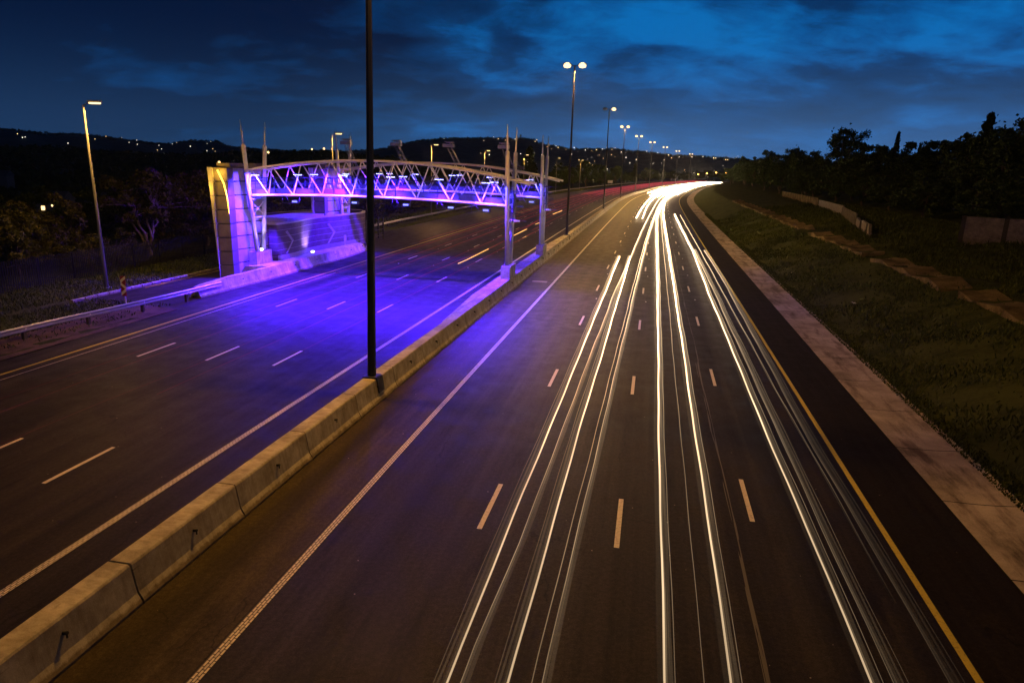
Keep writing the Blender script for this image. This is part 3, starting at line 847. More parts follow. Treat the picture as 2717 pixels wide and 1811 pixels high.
def building():
    t = thing('toll_building', 'low curved toll building with chevron marks lit violet behind the left barrier', 'building', (-20, 63, .0))
    front = catmull([(-19.35, 56.2), (-18.75, 58.9), (-18.55, 62.3), (-18.0, 64.7), (-17.1, 67.2)], 8)
    end = catmull([(-17.1, 67.2), (-16.4, 69.6), (-15.75, 72.0), (-16.3, 74.6), (-18.5, 75.8), (-21, 75)], 7)[1:]
    back = [Vector((-24.2, 66, 0)), Vector((-23.6, 60, 0)), Vector((-22.2, 56.6, 0))]
    outl = front + end + back
    z0, z1 = .4, 3.78
    cen = Vector((-20, 65, 0))
    inn = []
    nn = len(outl)
    for i in range(nn):
        tn = (outl[(i + 1) % nn] - outl[i - 1]).normalized(); inn.append(outl[i] + Vector((-tn.y, tn.x, 0)) * .3)
    mb = MB(); mb.quadgrid([[Vector((p.x, p.y, z)) for p in outl + [outl[0]]] for z in (z0, z1)]); mb.quadgrid([[Vector((p.x, p.y, z)) for p in inn + [inn[0]]] for z in (z1 - .01, 3.2)])
    mb.build('wall', M['bld'], t)
    mb = MB(); mb.quadgrid([[Vector((p.x, p.y, z1 + .03)) for p in outl + [outl[0]]], [Vector((p.x, p.y, z1 + .03)) for p in inn + [inn[0]]]])
    ob = [p + (p - q).normalized() * .04 for p, q in zip(outl, inn)]
    mb.quadgrid([[Vector((p.x, p.y, z1 - .1)) for p in ob + [ob[0]]], [Vector((p.x, p.y, z1 + .03)) for p in ob + [ob[0]]]])
    mb.quadgrid([[Vector((p.x, p.y, z1 + .03)) for p in ob + [ob[0]]], [Vector((p.x, p.y, z1 + .03)) for p in outl + [outl[0]]]]); mb.build('coping', M['bldline'], t)
    mb = MB(); n = len(mb.v); mb.v += [(p.x, p.y, 3.3) for p in inn]; mb.f.append(tuple(range(n, n + nn))); mb.smooth.append(False); mb.build('roof', M['bldroof'], t)
    mb = MB(); mb.box((-20.2, 64.6, 3.62), Vector((1.5, -.25, 0)), Vector((.9, 4.6, 0)), UP * .3); mb.build('roof_box', M['bldline'], t)
    mb = MB()
    o2 = [p + (p - q).normalized() * .012 for p, q in zip(outl, inn)]
    for k in range(5):
        z = .98 + .535 * k + .1; mb.quadgrid([[Vector((p.x, p.y, z - .010)) for p in o2 + [o2[0]]], [Vector((p.x, p.y, z + .010)) for p in o2 + [o2[0]]]])
    mb.build('joint_line', M['bldline'], t)
    # slatted strip along the foot of the wall
    mb = MB(); acc = 0
    line = front + end[:10]
    for i in range(len(line) - 1):
        a, b = line[i], line[i + 1]; L = (b - a).length; tn = (b - a) / L; nr = Vector((tn.y, -tn.x, 0)); k = 0
        while acc < L:
            p = a + tn * acc; mb.box(p + nr * .03 + UP * 1.0, tn * .045, nr * .02, UP * .19); acc += .19
        acc -= L
    mb.build('foot_grille', M['bldline'], t)
    # hatched arrow marks on the curved front
    cum = [0]
    for i in range(len(front) - 1): cum.append(cum[-1] + (front[i + 1] - front[i]).length)

    def onwall(u):
        u = max(0, min(cum[-1] - .01, u)); i = max(j for j in range(len(cum)) if cum[j] <= u); i = min(i, len(front) - 2)
        f = (u - cum[i]) / (cum[i + 1] - cum[i]); tn = (front[i + 1] - front[i]).normalized(); return front[i].lerp(front[i + 1], f), tn, Vector((tn.y, -tn.x, 0))
    for u0 in (1.35, 9.6):
        mb = MB()
        for k in range(22):
            f = k / 21; u = u0 + (.95 * (1 - abs(f - .48) / .5)); z = 3.05 - 1.75 * f
            p, tn, nr = onwall(u); mb.box(p + nr * .02 + UP * z, tn * .15 + UP * .03, nr * .008, UP * .024)
        mb.build('chevron_mark', M['bldline'], t)
    return t


building()
# wall washer standing on the apron
c = Vector((-18.0, 61.3, .8))
t = thing('ground_spotlight', 'bright round spotlight on the apron washing the curved wall', 'spotlight', c)
mb = MB(); mb.tube([c, c + UP * .10], .16, 12); mb.build('housing', M['dark_steel'], t)
mb = MB(); mb.tube([c + UP * .10, c + UP * .2, c + UP * .24], [.15, .12, .02], 12); mb.build('lens', M['uplamp'], t)
l = light('SPOT', 'spotlight_beam', c + Vector((.12, -.05, .28)), 1000, (.62, .42, 1), t, spot_size=math.radians(100), spot_blend=.9, shadow_soft_size=.06); aim(l, Vector((-.62, .02, 1)))

# apron behind the left barrier
mb = MB(); rows = []
for i in range(13):
    s = 48.2 + 1.55 * i
    rows.append([P(s, -28.5, .78), P(s, -29.3, .80), P(s, -30.6, .74), P(s, -30.9 - .2 * min(i, 9), .40), P(s, -31.0 - .2 * min(i, 9), 0)])
mb.quadgrid(rows); mb.quadgrid([rows[0], [Vector((p.x, p.y, 0)) for p in rows[0]]]); mb.quadgrid([rows[-1], [Vector((p.x, p.y, 0)) for p in rows[-1]]])
struct(mb.build('concrete_apron', M['concrete'], loc=(0, 0, 0)))

# left barrier of seven segments
jt = [(39.0, -28.45), (42.0, -28.3), (45.6, -28.2), (49.3, -28.2), (53.0, -28.2), (56.8, -28.2), (60.5, -28.25), (64.1, -28.45), (67.4, -28.95)]
PL = [(-.42, 0), (-.30, .25), (-.16, .9), (.10, .9), (.26, .25), (.38, .06), (.38, 0)]
for i in range(len(jt) - 1):
    a = P(*jt[i]); b = P(*jt[i + 1]); L = (b - a).length
    lb = ['low tapered nose of the left barrier where the guardrail is bolted on', 'second segment of the left barrier, below the panelled tower', 'left barrier segment below the near gantry left leg',
          'left barrier segment right of the near gantry left leg', 'left barrier segment below the left chevron mark', 'left barrier segment below the bright spotlight', 'left barrier segment right of the bright spotlight', 'end segment of the left barrier turning in behind the dark pole'][i]
    t = thing('barrier_segment', lb, 'concrete barrier', a, 'segments of the left barrier', -math.atan2((b - a).x, (b - a).y))
    mb = MB(); mb.extrude_y(PL, .012, L - .012)
    if i == 0:
        mb.v = [(x, y, z * (.80 + .20 * y / L) if z > .5 else z) for x, y, z in mb.v]
    if i == 7:
        mb.v = [(x, y, z * (1 - .25 * y / L) if z > .5 else z) for x, y, z in mb.v]
    mb.build('concrete_body', M['concrete'], t, True)
    h = MB(); h.tube([(.18, L * .5, .55), (.25, L * .5, .56)], .04, 8); h.build('lifting_hook', M['dark_steel'], t, True)

# ------------------------------------------------------------------ guardrails
def guardrail(pts, label, post_every, name='guardrail'):
    P0 = [P(s, d, 0) for s, d in pts]
    dense = []
    for i in range(len(pts) - 1):
        for k in range(6):
            f = k / 6; s = pts[i][0] + (pts[i + 1][0] - pts[i][0]) * f; d = pts[i][1] + (pts[i + 1][1] - pts[i][1]) * f; dense.append((s, d))
    dense.append(pts[-1])
    t = thing(name, label, 'guardrail', P(*pts[0]))
    prof = [(.0, .50), (.075, .54), (.08, .57), (.02, .625), (.02, .665), (.08, .72), (.075, .75), (0, .79)]
    mb = MB(); rows = [[P(s, d + x, z) for x, z in prof] for s, d in dense]; mb.quadgrid(rows, None, False)
    rows2 = [[P(s, d + x - .012, z) for x, z in prof[::-1]] for s, d in dense]; mb.quadgrid(rows2, None, False)
    mb.build('rail', M['galv'], t)
    s = pts[0][0] + .5
    while s < pts[-1][0]:
        d = float(np.interp(s, [p[0] for p in pts], [p[1] for p in pts])); mb = MB()
        mb.box(P(s, d - .12, .35), across(s) * .075, along(s) * .08, UP * .38); po = mb.build('post', M['post'], t)
        mb = MB(); mb.box(P(s, d + .03, .645), across(s) * .012, along(s) * .05, UP * .045); mb.build('bolt_plate', M['signwhite'], po)
        s += post_every


guardrail([(12, -29.4), (25.6, -28.99), (28.7, -28.84), (32, -28.45), (35.7, -28.15), (39.6, -27.96), (41.0, -27.93)], 'steel guardrail on dark posts running into the left barrier nose', 3.6)
guardrail([(80, -35.7), (95, -36.2), (127, -36.4), (160, -36.4), (200, -36.3), (250, -36.3), (320, -36.3), (420, -36.3), (560, -36.3)], 'long steel guardrail along the far left edge of the carriageway', 6.0)

# ------------------------------------------------------------------ hazard marker, palisade fence, gate posts, far sign, litter
c = P(35.4, -30.6, 0); ac = across(35.4); al = along(35.4)
t = thing('hazard_marker', 'red and white hazard marker board on a post beside the lay-by', 'road sign', c)
mb = MB(); mb.box(c + UP * .9, ac * .035, al * .035, UP * .9); mb.build('post', M['grey_steel'], t)
mb = MB(); mb.box(c + UP * 1.22 - al * .05, ac * .17, al * .01, UP * .6); bd = mb.build('board', M['red'], t)
mb = MB()
for z0, fl in ((.66, 1), (1.02, -1), (1.40, 1)):
    w = .17; n = len(mb.v); f = al * -.063
    q = [c + f + ac * -w + UP * (z0 + (.0 if fl > 0 else .26)), c + f + ac * w + UP * (z0 + (.26 if fl > 0 else 0)), c + f + ac * w + UP * (z0 + (.26 if fl > 0 else 0) + .19), c + f + ac * -w + UP * (z0 + (0 if fl > 0 else .26) + .19)]
    mb.v += [tuple(p) for p in q]; mb.f.append((n, n + 1, n + 2, n + 3)); mb.smooth.append(False)
mb.build('stripe', M['signwhite'], bd)

t = thing('palisade_fence', 'dark steel palisade fence at the back of the grass verge', 'fence', P(12, -40, 0))
pal = MB(); rl = MB(); po = MB()
s = 12.0
while s < 72:
    d = -40.2; g = gz(s, d); pal.box(P(s, d, g + 1.0), along(s) * .034, across(s) * .008, UP * 1.0)
    
    s += .17
for z in (.4, 1.6): rl.tube([P(a, -40.24, gz(a, -40.2) + z) for a in range(12, 73, 3)], .03, 5)
pal.build('pale_panel', M['fence'], t); rl.build('rail', M['fence'], t)
for k in range(21):
    s = 12 + 3 * k; po = MB(); po.box(P(s, -40.3, gz(s, -40.3) + .95), along(s) * .05, across(s) * .05, UP * .95); po.build('post', M['fence'], t)

t = thing('mesh_gate', 'dark gate posts and rails standing on the lay-by right of the toll building', 'gate', P(75.5, -31.7, 0))
gp = [(74.6, -32.6), (72.6, -31.0), (78.4, -31.9), (77.7, -31.0)]
for s, d in gp:
    mb = MB(); mb.box(P(s, d, 1.25), across(s) * .07, along(s) * .07, UP * 1.25); mb.build('post', M['dark_steel'], t)
mb = MB()
for (a, b) in ((0, 1), (2, 3), (1, 3)):
    for z in (.5, 1.2, 2.0): mb.tube([P(*gp[a], z), P(*gp[b], z)], .025, 5)
mb.build('gate_rail', M['dark_steel'], t)

c = P(379, -38.0, 0); t = thing('road_sign', 'small pale rectangular sign far off by the left guardrail', 'road sign', c)
mb = MB()
for w in (-.8, .8): mb.tube([c + across(379) * w, c + across(379) * w + UP * 2.4], .06, 6)
mb.build('post', M['grey_steel'], t)
mb = MB(); mb.box(c + UP * 2.0 - along(379) * .12, across(379) * 1.3, along(379) * .04, UP * .7); mb.build('board', M['signwhite'], t)

for k, (s, d, lb) in enumerate(((24.5, 13.6, 'pale crumpled litter on the dark grass bank'), (47, 13.2, 'small white scrap of litter higher up the grass bank'))):
    z = gz(s, d); c = P(s, d, z + .1); mb = MB(); rows = []
    for i in range(4): rows.append([c + Vector(((i - 1.5) * .09 + random.uniform(-.02, .02), (j - 1.5) * .08, random.uniform(0, .12))) for j in range(4)])
    mb.quadgrid(rows); o = mb.build('litter', M['signwhite']); o['label'] = lb; o['category'] = 'litter'; 

# ------------------------------------------------------------------ walls on the right bank
def wall_local(name, label, p0, p1, z0, height, m, thick=.22, piers=0, pm=None, top=None, cat='wall', slabs=0):
    v = Vector((p1.x - p0.x, p1.y - p0.y, 0)); L = v.length
    t = thing(name, label, cat, (p0.x, p0.y, z0), None, math.atan2(v.y, v.x))
    mb = MB()
    if top is None: mb.abox(0, L, -thick / 2, thick / 2, -.5, height)
    else:
        n = len(top)
        for i in range(n - 1):
            x0, x1 = top[i][0] * L, top[i + 1][0] * L; k = len(mb.v)
            mb.v += [(x0, -thick / 2, -.5), (x1, -thick / 2, -.5), (x1, thick / 2, -.5), (x0, thick / 2, -.5), (x0, -thick / 2, top[i][1]), (x1, -thick / 2, top[i + 1][1]), (x1, thick / 2, top[i + 1][1]), (x0, thick / 2, top[i][1])]
            for f in ((0, 1, 5, 4), (2, 3, 7, 6), (4, 5, 6, 7), (1, 2, 6, 5), (3, 0, 4, 7)): mb.f.append(tuple(k + j for j in f)); mb.smooth.append(False)
    mb.build('wall_face', m, t, True)
    if piers:
        for i in range(piers + 1):
            mb = MB(); x = L * i / piers; mb.abox(x - .17, x + .17, -thick / 2 - .06, thick / 2 + .06, -.5, height + .06); mb.build('pier', pm or m, t, True)
    if slabs:
        mb = MB()
        for i in range(slabs):
            x = L * (i + .5) / slabs; mb.abox(x - .05, x + .05, -thick / 2 - .05, -thick / 2, -.3, height - .02); mb.abox(x - .05, x + .05, thick / 2, thick / 2 + .05, -.3, height - .02)
        mb.build('rib', pm or m, t, True)
    return t


wall_local('brick_wall', 'tall brick wall in bays at the right edge, above the bank', P(64.5, 25.6), P(60.0, 36.5), 3.5, 2.4, M['brick'], .24, 4, M['post'])
wall_local('precast_wall', 'pale ribbed precast wall partway along the bank top', P(86, 23.0), P(103, 25.6), 3.0, 1.75, M['precast'], .16, 0, None, None, 'wall', 16)
wall_local('brick_wall', 'brown brick wall continuing the pale ribbed wall away up the road', P(103.4, 25.8), P(124, 27.0), 3.2, 1.7, M['brick_dim'])
wall_local('precast_wall', 'distant ribbed wall under the trees near the bend', P(126, 27.2), P(170, 28.6), 3.4, 1.7, M['drain'], .16, 0, None, None, 'wall', 26)
for i, (s0, d0, s1, d1, tp, lb) in enumerate(((82.5, 22.6, 85.5, 23.0, [(0, 1.2), (1, 1.45)], 'broken brick wall stub next to the pale ribbed wall'), (78.2, 22.1, 81.5, 22.5, [(0, 1.25), (.8, 1.4), (1, 1.4)], 'middle broken brick wall stub of three'),
                                              (74.4, 21.4, 77.0, 21.9, [(0, .3), (.35, .9), (.5, 1.35), (1, 1.3)], 'nearest broken brick wall stub, its top sloping to the ground'))):
    wall_local('brick_wall', lb, P(s0, d0), P(s1, d1), 2.9, 1.3, M['brick_dim'], .25, 0, None, tp)

# ------------------------------------------------------------------ trees
def unit(n):
    v = rng.normal(size=(n, 3)); return v / np.linalg.norm(v, axis=1)[:, None]


def leaves(cent, size, m, name='crown', flat=.0):
    n = len(cent); a = unit(n); a[:, 2] *= (1 - flat); a /= np.linalg.norm(a, axis=1)[:, None]; b = np.cross(a, unit(n)); b /= np.linalg.norm(b, axis=1)[:, None]
    sz = size * rng.uniform(.5, 1.3, n)[:, None]
    return quads(name, cent, a * sz * .5, b * sz * .28, m)


def limb(mb, p0, p1, r0, r1, wob=.06, n=5):
    p0, p1 = Vector(p0), Vector(p1); L = (p1 - p0).length
    pts = [p0.lerp(p1, i / n) + (Vector((random.uniform(-1, 1), random.uniform(-1, 1), random.uniform(-.5, .5))) * wob * L * (0 if i in (0, n) else 1)) for i in range(n + 1)]
    mb.tube(pts, [r0 + (r1 - r0) * i / n for i in range(n + 1)], 6, caps=False)


def make_tree(kind, seed):
    """crown and trunk meshes for a tree 10 m tall"""
    random.seed(seed); global rng; rng = np.random.default_rng(seed)
    tr = MB(); C = []
    if kind == 'c':
        tr.tube([(0, 0, 0), (0, 0, 9.6)], [.2, .03], 7)
        for k in range(130):
            z = 1.0 + 8.9 * random.random(); r = 2.6 * (1 - z / 10.2) ** .85 * random.uniform(.75, 1.08) + .12; a = random.uniform(0, 2 * PI)
            tip = Vector((math.cos(a) * r, math.sin(a) * r, z - .12 * r)); base = Vector((0, 0, z + .1))
            for q in range(int(24 + 12 * r)):
                f = random.random() ** .6; p = base.lerp(tip, f); C.append((p.x + random.gauss(0, .13), p.y + random.gauss(0, .13), p.z + random.gauss(0, .13)))
        C.append((0, 0, 10)); m = M['conifer']; size = .36
    else:
        if kind == 'a': nc, rx, zc, rzv, per, th = 46, 3.6, 6.4, 3.3, 105, 2.6
        elif kind == 's': nc, rx, zc, rzv, per, th = 30, 3.8, 4.6, 4.6, 150, .4
        elif kind == 'd': nc, rx, zc, rzv, per, th = 40, 4.2, 6.2, 3.4, 95, 1.0
        else: nc, rx, zc, rzv, per, th = 56, 4.0, 5.4, 4.4, 120, 1.2
        cl = []
        while len(cl) < nc:
            v = unit(1)[0] * (random.random() ** .38); p = Vector((v[0] * rx, v[1] * rx, zc + v[2] * rzv))
            sq = 1 + .28 * math.sin(3 * math.atan2(v[1], v[0]) + seed) + .18 * math.sin(7 * v[2] + seed * 2)
            p.x *= sq; p.y *= sq
            if p.z < .6: continue
            cl.append(p)
        zmax = max(p.z for p in cl)
        top = Vector((random.uniform(-.3, .3), random.uniform(-.3, .3), th))
        if kind in 'ad':
            limb(tr, (0, 0, -.3), top, .34 if kind == 'a' else .2, .22)
            hubs = []
            for k in range(6):
                a = k * 1.05 + random.uniform(-.3, .3); h = Vector((math.cos(a) * random.uniform(.9, 1.9), math.sin(a) * random.uniform(.9, 1.9), random.uniform(4.2, 6.0))); limb(tr, top, h, .15, .08, .07); hubs.append(h)
            for p in cl:
                h = min(hubs, key=lambda q: (q - p).length); limb(tr, h, p, .055, .015, .05, 4)
        else:
            limb(tr, (0, 0, -.3), (0, 0, zc), .24, .1)
            for p in cl[:18]: limb(tr, (0, 0, random.uniform(1.2, zc)), p, .08, .015, .06, 4)
        for p in cl:
            r = random.uniform(.55, 1.15) * (1.0 if kind != 'a' else .9); k = int(per * random.uniform(.6, 1.3)); v = unit(k) * (rng.random(k) ** .45)[:, None] * r
            v[:, 2] *= .75; C += [tuple(q) for q in (v + np.array(p))]
        for _ in range(260 if kind == 'a' else 0):
            p = random.choice(cl); v = unit(1)[0] * random.uniform(1.0, 1.6); C.append((p.x + v[0], p.y + v[1], max(.4, p.z + v[2] * .8)))
        C = [(x, y, z * 10 / (zmax + .8)) for x, y, z in C]
        m = M['leaf']; size = .34 if kind != 'a' else .31
    return leaves(np.array(C), size, m), tr.mesh('trunk')


LEAFSET = {}


def tree_proto(kind, seed, leafm=None, barkm=None):
    c, t = make_tree(kind, seed)
    if leafm: c.materials[0] = M[leafm]
    t.materials.append(M[barkm or 'bark'])
    return c, t


TP = {'b': [tree_proto('b', k) for k in (3, 5, 8, 13)], 'a': [tree_proto('a', k) for k in (21, 34)], 'c': [tree_proto('c', k) for k in (2, 9)],
      'lb': [tree_proto('b', k, 'leaf_b') for k in (41, 43)], 'ly': [tree_proto('b', k, 'leaf_y') for k in (47,)], 's': [tree_proto('s', 51, 'leaf_y')], 'd': [tree_proto('d', 55, 'leaf_b', 'palebark')]}
random.seed(99)


def tree(s, d, h, kind, label, group, w=None, var=None):
    c, tk = TP[kind][random.randrange(len(TP[kind])) if var is None else var]
    z = gz(s, d) - .1
    o = thing('tree' if kind != 's' else 'shrub', label, 'tree' if kind != 's' else 'shrub', P(s, d, z), group, random.uniform(0, 6.28))
    k = h / 10.0; kw = k if w is None else w / {'c': 2.6, 'a': 4.2}.get(kind, 4.6)
    o.scale = (kw, kw, k)
    for nm, me in (('crown', c), ('trunk', tk)):
        q = bpy.data.objects.new(nm, me); COL.objects.link(q); q.parent = o


RG = 'dark trees above the right bank'
for s, d, h, w, kd, lb in ((174, 42, 14.9, 5.6, 'a', 'tall airy tree standing clear of the dark wood on the right, sky through its crown'), (160, 48, 12.6, 1.6, 'c', 'slim dark conifer just right of the tall airy tree'),
                           (162, 53, 10.4, 1.1, 'c', 'smaller pointed conifer right of the slim dark conifer'), (104, 42, 12.3, 2.6, 'c', 'spiky dark conifer top left of the big tree in the right corner'),
                           (84, 38, 11.2, 4.4, 'a', 'big loose leaved tree filling the right edge of the picture'), (94, 40, 10.6, 3.6, 'a', 'loose leaved tree left of the big one at the right edge'),
                           (184, 38, 10.3, 3.6, 'a', 'small airy tree left of the tall airy tree'), (238, 40, 12.6, 3.6, 'a', 'small tufted tree midway along the wood toward the bend'),
                           (409, 31, 12.5, 6, 'b', 'dark tree at the bend where the headlights vanish'), (374, 25, 8.5, 5, 'b', 'lowest tree at the left tip of the right hand wood'),
                           (305, 36, 14.0, 6.4, 'b', 'broad dark tree topping the wood nearest the bend')): tree(s, d, h, kd, lb, RG, w)
RL = 'dark bushy tree in the unlit wood above the right bank'
for s, d, h, w in ((330, 29, 9.5, 5), (350, 24, 7, 4.5), (440, 26, 9, 6), (480, 24, 9, 6), (306, 29, 11.2, 5.2), (270, 31, 10.2, 5), (239, 34, 11.2, 4.6), (215, 30, 8.5, 4.4), (195, 32, 8.6, 4.2), (172, 33, 8.6, 4), (150, 31, 7.2, 4), (132, 31, 8.6, 4.2), (157, 44, 9.6, 3.4),
                   (120, 38, 7.4, 4), (136, 46, 9.7, 4.6), (122, 44, 9.5, 4.4), (110, 43, 10.0, 4), (121, 33, 6.4, 4), (102, 36, 6, 4), (90, 37, 7, 4), (150, 29.5, 5.8, 3.6), (184, 30, 6.8, 4), (77, 42, 10.6, 4.5), (98, 46, 11, 4.5), (108, 33, 5.2, 3.6), (126, 52, 9.6, 5), (146, 54, 9.8, 5),
                   (180, 52, 10.0, 5), (210, 46, 10.5, 5), (250, 44, 11, 5.5), (290, 44, 12, 6), (92, 32, 4.2, 3.4), (78, 34, 5.0, 3.4), (70, 39, 7.5, 4), (66, 44, 10, 5), (74, 36, 6.5, 4), (82, 41, 9.5, 4.5), (88, 44, 10.6, 5), (72, 48, 12, 5.5), (60, 40, 8, 4.5), (100, 40, 9.4, 4.5), (114, 48, 10.6, 5), (140, 36, 8.4, 4.5), (165, 46, 10, 5)):
    tree(s, d, h * 1.06, 'b', RL, RG, w * 1.15)
LG = 'trees behind the palisade fence'
for s, d, h, w, kd, lb in ((44, -47, 6.0, 2.6, 'ly', 'yellow green tree at the left edge behind the fence'), (49, -48, 6.4, 3.0, 'lb', 'rounded dim tree left of the grey street lamp'), (46, -42.6, 3.0, 2.0, 's', 'pale leafy shrub just left of the grey street lamp foot'),
                           (57, -46, 8.3, 4.2, 'd', 'brownish tree with pale bare limbs right of the grey street lamp'), (64, -50, 7.4, 3.6, 'lb', 'brown tree behind the one with pale bare limbs'), (66, -46.5, 8.3, 4.2, 'lb', 'broad brown tree immediately left of the panelled tower'),
                           (74, -50, 7.4, 3.8, 'lb', 'brown tree partly hidden by the panelled tower'), (52, -56, 5.6, 3.4, 'b', 'dark tree behind the yellow green one'), (62, -57, 6.6, 3.6, 'b', 'dark tree behind the rounded dim one'), (50, -43.5, 3.2, 2.4, 's', 'yellowish shrub right of the grey street lamp foot'),
                           (40, -52, 5.4, 3.2, 'b', 'dark low tree at the far left edge')): tree(s, d, h, kd, lb, LG, w)
for s, d, h, w in ((76, -45, 5.4, 3.4), (86, -46, 5.8, 3.6), (92, -44.5, 4.8, 3.4), (102, -43.5, 4.4, 3.6), (112, -43.5, 4.4, 4), (126, -44, 4.6, 4.4), (143, -45, 4.8, 4.6)): tree(s, d, h, 'lb', 'brown lit tree seen through and beneath the gantry', 'brown trees behind the gantry', w)
for s, d, h, w in ((106, -60, 8.8, 5), (128, -60, 8.2, 5), (151, -60, 8.2, 5.4), (196, -62, 9, 6.6), (90, -62, 8, 5), (76, -64, 8, 5), (66, -68, 8, 5)): tree(s, d, h, 'b', 'dark tree mass behind the gantry, below the hills', 'dark trees behind the gantry', w)
FG = 'trees beyond the far left guardrail'
tree(270, -53, 17.2, 'c', 'dark tall pine between the near and far gantry right masts', FG, 5.2)
tree(510, -48, 13.5, 'c', 'small pointed tree in the far row left of the sixth tall lamp', FG, 3.6)
tree(318, -50, 12.0, 'b', 'round dark tree just left of the first tall double lamp', FG, 6.2)
tree(368, -49, 13.6, 'b', 'broad round dark tree between the first and second tall lamps', FG, 8.2)
for s, d, h, w in ((154, -46, 5.4, 4), (170, -46, 6.1, 4), (201, -47, 7, 4.6), (229, -48, 8, 4.6), (250, -47, 6.2, 4.6), (286, -48, 8.3, 5.2), (332, -48, 9.6, 5), (408, -50, 12.4, 6.4), (405, -47, 8, 6.5), (448, -48, 11.6, 5.6), (474, -47, 8.6, 6.6), (546, -47, 11, 8), (596, -47, 10.6, 8), (640, -46, 9.2, 8.4), (694, -46, 9, 9), (745, -45, 10, 10), (760, -36, 10, 9), (780, -26, 9.5, 10), (800, -14, 9.5, 10), (820, 0, 10, 10), (835, 14, 10, 10)):
    tree(s, d, h, 'b', 'dark tree in the low far row beyond the left guardrail', FG, w)

# ------------------------------------------------------------------ distant hills
R1 = np.array([(-75, .02), (-41.42, .0206), (-37.84, .0221), (-35.91, .0227), (-35.25, .0221), (-32.78, .0204), (-31.35, .0203), (-30.55, .0205), (-28.84, .0166), (-27.34, .0149), (-25.8, .0137), (-24.97, .0175), (-24.39, .0193), (-22.84, .019), (-22.14, .0139), (-19.23, .0104), (-15.48, .0117), (-12.33, .0135), (-11.17, .0162), (-8.81, .0255), (-7.63, .0302), (-5.82, .0328), (-3.06, .0353), (.34, .0361), (1.37, .0341), (2.01, .0299), (3.13, .0279), (4.31, .0234), (5.5, .026), (7.71, .0255), (9.52, .0243), (11.31, .0211), (15.53, .019), (18.31, .0163), (26.1, .0127), (35.42, .0085), (75, .008)])
R2 = np.array([(-75, .009), (-41.52, .0091), (-35.99, .0107), (-33.95, .0123), (-31.83, .0104), (-28.89, .0081), (-24.82, .007), (-22.14, .012), (-19.22, .0143), (-15.41, .0176), (-12.33, .0145), (-11.17, .0142), (-8.82, .0095), (-5.23, -.0029), (-.67, -.0135), (3.92, -.0189), (75, -.015)])


def ss(x): x = min(1, max(0, x)); return x * x * (3 - 2 * x)


def hz(az, r):
    jag = .9 * math.sin(az * 7.1) + .7 * math.sin(az * 17.3 + 1) + .5 * math.sin(az * 37 + 2)
    z1 = H + np.interp(az, R1[:, 0], R1[:, 1]) * 3400 + jag * 1.0 - 6
    z2 = H + np.interp(az, R2[:, 0], R2[:, 1]) * 900 - 11
    w = 1200
    a = -13 + (z1 + 13) * ss((r - 1200) / 2200)
    if r > 3400: a = z1 - (r - 3400) * .012
    b = -13 + (z2 + 13) * ss((r - 420) / 480)
    if r > 900: b = z2 - (r - 900) * .05
    u = 8 * math.sin(az * 1.9 + r * .002) * ss((r - 1200) / 900) * (1 - ss((r - 2600) / 700))
    return max(a + u, b, -16)


mb = MB(); rows = []
rr = np.concatenate([np.arange(330, 1200, 45), np.arange(1200, 3400, 80), np.array([3400, 3500, 3700, 4200, 5200, 7000])])
az = np.arange(-75, 75.01, .5)
for r in rr: rows.append([Vector((math.sin(math.radians(a)) * r, math.cos(math.radians(a)) * r, hz(a, r) + (random.uniform(-1.6, 1.6) if r > 1300 else 0))) for a in az])
mb.quadgrid(rows, None, True); struct(mb.build('hills', M['farland'], loc=(0, 0, 0)))
# far wood on the near ridge and along the hill crests
C = []
for _ in range(5200):
    a = random.uniform(-48, 8); r = random.uniform(340, 960) if random.random() < .75 else random.uniform(960, 1400)
    if a > -6 and r < 800: continue
    z = hz(a, r); h = random.uniform(3, 7.5) * (1.25 if random.random() < .08 else 1); q = Vector((math.sin(math.radians(a)) * r, math.cos(math.radians(a)) * r, z))
    for k in range(16):
        f = random.random(); C.append((q.x + random.gauss(0, h * .28), q.y + random.gauss(0, h * .28), q.z + h * f))
crest = []
for _ in range(3200):
    a = random.uniform(-50, 45); r = random.uniform(2900, 3420); z = hz(a, r); h = random.uniform(3, 9); q = (math.sin(math.radians(a)) * r, math.cos(math.radians(a)) * r)
    for k in range(5): C.append((q[0] + random.gauss(0, h * .5), q[1] + random.gauss(0, h * .4), z + random.random() * h * .9))
C = np.array(C); dist = np.hypot(C[:, 0], C[:, 1])
n = len(C); a_ = unit(n); b_ = np.cross(a_, unit(n)); b_ /= np.linalg.norm(b_, axis=1)[:, None]; sz = (np.where(dist > 2000, 3.2, 1.5) * rng.uniform(.5, 1.3, n))[:, None]
o = bpy.data.objects.new('far_wood', quads('far_wood', C, a_ * sz, b_ * sz * .7, M['leaf'])); COL.objects.link(o); o['kind'] = 'stuff'; o['label'] = 'dark far off woods over the ridges'; o['category'] = 'wood'
# mast on the flat topped hill
a = .2; r = 3380; q = Vector((math.sin(math.radians(a)) * r, math.cos(math.radians(a)) * r, hz(a, r)))
t = thing('radio_mast', 'tiny radio mast on top of the flat hill', 'mast', q)
mb = MB(); mb.tube([q, q + UP * 26], [3.2, 2.2], 6); mb.build('shaft', M['dark_steel'], t)
mb = MB(); mb.tube([q + UP * 17, q + UP * 22], 5, 8); mb.build('platform', M['dark_steel'], t)

